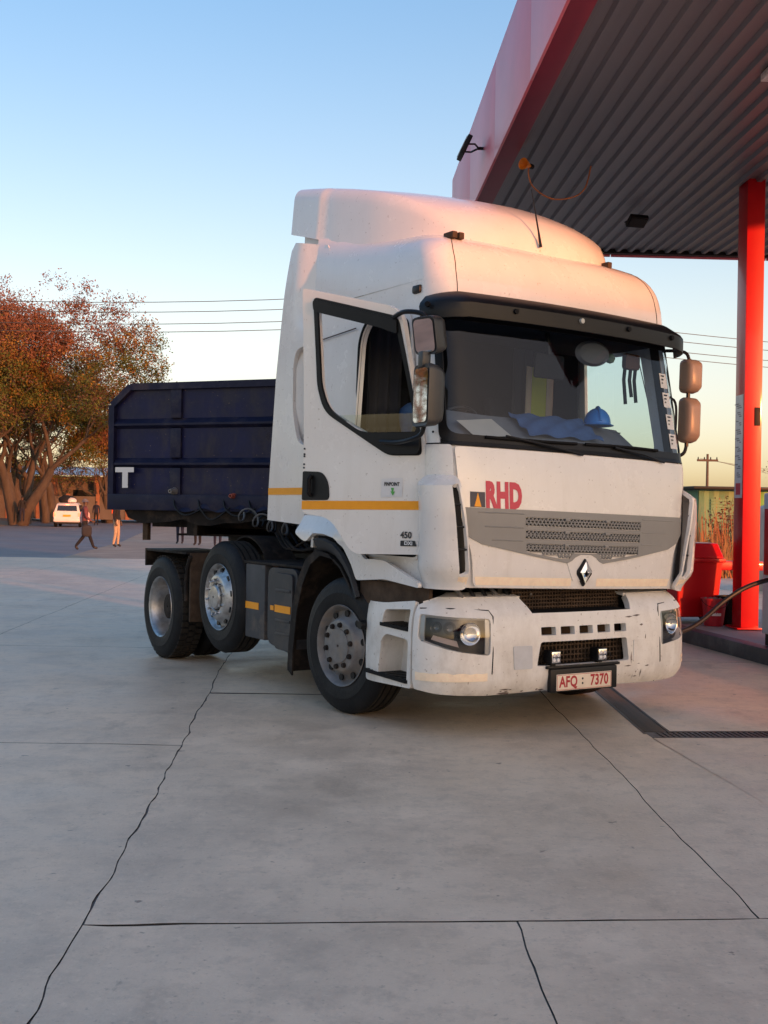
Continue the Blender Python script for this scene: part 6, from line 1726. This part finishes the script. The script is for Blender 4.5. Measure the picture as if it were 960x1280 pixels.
tree('dark thin tree partly hidden behind the trailer top', (-22.9, 99, 0.3), 7.6, 1.0, 53, 3, 36000, bare=0.5)
tree('leafy tree at the picture edge behind the nearest tree', (-31.5, 90, 0.6), 13.5, 1.15, 61, 3, 65000, bare=0.3)
tree('far brown tree top showing low behind the trailer', (-26.0, 125, 0.3), 10.4, 1.0, 67, 3, 16000, bare=0.4)

# ================================================================== BUILDINGS BEHIND THE TREES
M_wall = pmat('boundary_wall', (0.12, 0.105, 0.095), 0.9, var=0.2, vscale=0.6)
M_sheet = pmat('roof_sheet_pale', (0.62, 0.60, 0.60), 0.5, metal=0.2, var=0.12, vscale=0.4)
M_post = pmat('brick_post', (0.26, 0.12, 0.07), 0.9, var=0.2, vscale=2)
bw = thing('roadside_workshop', 'long low workshop with pale sheet roof and brick posts behind the trees', 'building', (-34, 104, 0.4), R(8))
obj('wall', MB().box(-14, 16, 0, 8, 0, 3.6), M_wall, bw)
for i in range(15):
    x0 = -14.6 + i * 2.1
    obj('roof_sheet', MB().add([(x0, -1.2, 3.7), (x0 + 2.07, -1.2, 3.7), (x0 + 2.07, 8.5, 4.7), (x0, 8.5, 4.7)], [(0, 1, 2, 3)]), M_sheet, bw, solid=0.05)
for i in range(9):
    x0 = -13 + i * 3.6
    obj('post', MB().box(x0 - 0.22, x0 + 0.22, -1.0, -0.6, 0, 3.65), M_post, bw)
for i in range(6):
    x0 = -11 + i * 4.6
    obj('window', MB().box(x0 - 0.9, x0 + 0.9, -0.04, -0.002, 1.1, 2.4), M_cglass, bw)
fw_ = thing('boundary_wall', 'grey masonry boundary wall running behind the tree trunks', 'wall', (-30, 97, 0.3), R(8))
for i in range(10):
    obj('wall_panel', MB().box(-8 + i * 2.4, -8 + i * 2.4 + 2.3, 0, 0.15, 0, 1.9), M_wall, fw_)
    obj('pillar', MB().box(-8 + i * 2.4 - 0.16, -8 + i * 2.4 + 0.14, -0.1, 0.25, 0, 2.1), M_post, fw_)

# ================================================================== RIGHT-HAND BACKGROUND
M_green = pmat('shack_green', (0.11, 0.26, 0.15), 0.6, var=0.15, vscale=1.5, col2=(0.22, 0.30, 0.14), amt2=0.6, s2=0.6)
M_green2 = pmat('door_green', (0.16, 0.42, 0.09), 0.5, var=0.1)
sh = thing('green_shack', 'green corrugated-iron shack with dark flat roof beyond the island', 'shack', (9.3, 35.0, 0), R(6))
x = 0.0; k = 0
while x < 6.6:
    n_ = 5; v = []
    prof2 = [(j * 0.152, 0.03 * (j % 2)) for j in range(n_ + 1)]
    v = [(x + a, -b, 0.0) for a, b in prof2] + [(x + a, -b, 2.25) for a, b in prof2]
    obj('wall_sheet', MB().add(v, [(i, i + 1, n_ + 2 + i, n_ + 1 + i) for i in range(n_)]), M_green2 if k == 2 else M_green, sh, smooth=0, solid=0.004)
    x += 0.76; k += 1
for j in range(9):
    obj('louvre_slat', MB().box(0.35, 1.45, -0.06, -0.032, 1.25 + j * 0.085, 1.31 + j * 0.085), M_green, sh)
obj('side_wall', MB().box(-0.02, 0.02, 0.03, 4, 0, 2.25), M_green, sh)
obj('roof', MB().box(-0.35, 7.1, -0.5, 4.3, 2.27, 2.36, 0.02), M_blk, sh)
tn = thing('grey_water_tank', 'beige-grey panel tank with black pipe standing right of the red column', 'tank', (8.25, 24.0, 0), R(5))
obj('tank_body', MB().lathe([(0.02, 0.0), (0.72, 0.0), (0.75, 0.05), (0.75, 1.55), (0.70, 1.68), (0.3, 1.85), (0.02, 1.86)], 32, Matrix.Rotation(R(90), 4, 'X')), pmat('tank_beige', (0.42, 0.37, 0.31), 0.6, var=0.08), tn)
obj('tank_stand', MB().box(-0.8, 0.8, -0.8, 0.8, -0.02, 0.02), M_conc, tn)
obj('pipe', MB().tube(spline([(-0.2, -0.78, 1.9), (-0.26, -0.82, 1.5), (-0.14, -0.84, 1.0), (-0.22, -0.8, 0.4), (-0.2, -0.8, 0.02)], 5), 0.03, 8), M_blk, tn)
# utility poles and wires
M_wood = pmat('pole_wood', (0.11, 0.08, 0.06), 0.9, var=0.2, vscale=3)
def pole(label, loc, h, arm=1.2, r=0.13):
    t = thing('utility_pole', label, 'pole', loc, 0, 'utility poles')
    obj('mast', MB().cyl((0, 0, -0.2), (0, 0, h), r, r * 0.65, 10), M_wood, t)
    obj('cross_arm', MB().box(-arm, arm, -0.07, 0.07, h - 0.5, h - 0.36), M_wood, t)
    for q in (-0.9, -0.3, 0.3, 0.9):
        obj('insulator', MB().cyl((q * arm, 0, h - 0.36), (q * arm, 0, h - 0.2), 0.05, 0.03, 8), M_blk, t)
    return t
pole('thin wooden utility pole rising behind the truck mirrors over the shack', (21.8, 80.0, 0), 5.6, 0.7, 0.12)
pole('short leaning utility post just left of the taller pole behind the shack', (24.0, 92.0, 0), 3.0, 0.5, 0.12)
pole('utility pole hidden behind the truck cab carrying the wires', (0.0, 60.0, 0), 12.6, 1.4, 0.16)
M_wire = pmat('wire', (0.05, 0.05, 0.055), 0.6)
def wire(label, a, b, sag, r=0.022, grp='overhead wires'):
    a, b = Vector(a), Vector(b)
    pts = [a.lerp(b, i / 14) - Vector((0, 0, sag * 4 * (i / 14) * (1 - i / 14))) for i in range(15)]
    return tag(obj('overhead_wire', MB().tube(pts, r, 4), M_wire), label, 'wire', grp)
ords = ['topmost', 'second', 'third', 'lowest']
for i, zl_ in enumerate((12.25, 11.75, 11.15, 10.75)):
    wire('%s overhead wire crossing the sky above the trees' % ords[i], (-40, 60, zl_ + 0.75), (-0.5 + i * 0.3, 60, zl_ + 0.15), 0.9)
    wire('%s overhead wire sloping behind the passenger mirrors' % ords[i], (-0.5 + i * 0.3, 60, zl_ + 0.15), (44, 77, zl_ - 0.5), 0.5)
for i in range(3):
    wire('%s low thin wire beside the small pole over the shack' % ['upper', 'middle', 'lower'][i], (21.8 - 0.5 + i * 0.4, 80, 5.3 - i * 0.05), (42, 84, 4.2 - i * 0.7), 0.5, 0.015, 'low wires over the shack')
# dry grass and weeds by the shack
rng = np.random.default_rng(4)
n = 5200
bx = rng.uniform(7.2, 14.5, n); by = rng.uniform(28.5, 34.7, n)
hh = rng.uniform(0.25, 0.75, n) * (1 + 0.5 * np.sin(bx * 2.3)); hh[: n // 5] *= 1.9
dx = rng.normal(0, 0.16, n); dy = rng.normal(0, 0.12, n); w = rng.uniform(0.012, 0.03, n)
V = np.zeros((n, 3, 3))
V[:, 0] = np.stack([bx - w, by, np.zeros(n)], 1); V[:, 1] = np.stack([bx + w, by, np.zeros(n)], 1); V[:, 2] = np.stack([bx + dx, by + dy, hh], 1)
me = bpy.data.meshes.new('dry_grass')
me.from_pydata(V.reshape(-1, 3).tolist(), [], np.arange(3 * n).reshape(-1, 3).tolist())
me.materials.append(leafmat('straw', (0.34, 0.20, 0.08))); me.materials.append(leafmat('straw_red', (0.30, 0.11, 0.05)))
me.polygons.foreach_set('material_index', (rng.random(n) < 0.4).astype(np.int32)); me.update()
stuff(tag(obj('dry_grass', me, None), 'dry orange grass and weeds growing in front of the green shack', 'grass'))
def bush(label, loc, h, seed, col):
    rnd = random.Random(seed); rg = np.random.default_rng(seed)
    t = thing('dry_bush', label, 'bush', loc, 0, 'dry bushes by the shack')
    st = MB(); P = []
    for i in range(16):
        a = rnd.random() * 6.28; ln_ = h * rnd.uniform(0.6, 1.0)
        p1 = Vector((0.25 * h * math.cos(a) * rnd.random(), 0.2 * h * math.sin(a), ln_ * 0.5)); p2 = p1 + Vector((rnd.gauss(0, 0.15) * h, rnd.gauss(0, 0.1) * h, ln_ * 0.5))
        st.tube([(0, 0, 0), p1, p2], [0.02, 0.014, 0.005], 4, caps=False)
        for q in range(40):
            f = rnd.uniform(0.35, 1.0); b = Vector((0, 0, 0)).lerp(p1, f * 2) if f < 0.5 else p1.lerp(p2, f * 2 - 1)
            P.append((b.x + rnd.gauss(0, 0.10), b.y + rnd.gauss(0, 0.1), b.z + rnd.gauss(0, 0.08)))
    obj('stems', st, M_bark, t, fix=False)
    obj('foliage', leaves_mesh(P, [col if rnd.random() < 0.7 else 3 for _ in P], 0.05, rg, 'foliage'), None, t)
bush('tall rusty dry bush against the green shack wall', (9.6, 33.2, 0), 2.1, 3, 0)
bush('smaller brown bush in front of the shack door', (10.3, 32.6, 0), 1.5, 5, 3)
bush('low green bush between the column and the tank', (8.35, 22.6, 0), 0.9, 8, 2)
bush('straggly ochre bush at the foot of the shack near the bin', (8.7, 31.5, 0), 1.1, 9, 1)
tree('small distant green tree top right of the red column', (33.5, 95, 0), 6.0, 1.1, 71, 2, 2500, bare=0.2, greens=(0, 0, 1, 0), group=None, base_r=0.15)

tree('tall dark tree seen only in the driver door mirror', (-30, 30, 0), 12.0, 0.7, 83, 2, 16000, bare=0.2, group=None)
tree('slim dark tree seen only in the driver door mirror, further off', (-38, 33, 0), 10.0, 0.6, 87, 2, 12000, bare=0.2, group=None)
# ================================================================== ADDED BUILDING (unseen, behind the camera; casts the evening shade, shows in the mirrors)
S2 = Vector((math.sin(SUN_AZ), math.cos(SUN_AZ), 0)); E2 = Vector((-S2.y, S2.x, 0))
blocker = thing('shade_building', 'unseen white building with red fascia, added behind the viewer for its shade', 'building', tuple(Vector((1.4, 8.4, 0)) + S2 * 27 + E2 * 1.3), math.atan2(E2.y, E2.x))
SHH = 5.3
obj('wall', MB().box(-15, 0, -8, 0, 0, SHH - 0.9), M_white, blocker)
obj('fascia', MB().box(-15.3, 0.0, -8.3, 0.3, SHH - 0.9, SHH, 0.02), M_red, blocker)
for i in range(3):
    obj('window', MB().box(-14 + i * 3.8, -11.2 + i * 3.8, 0.005, 0.05, 0.8, 2.9), M_cglass, blocker)
obj('door', MB().box(-2.2, -0.8, 0.005, 0.06, 0.0, 2.6), M_cglass, blocker)
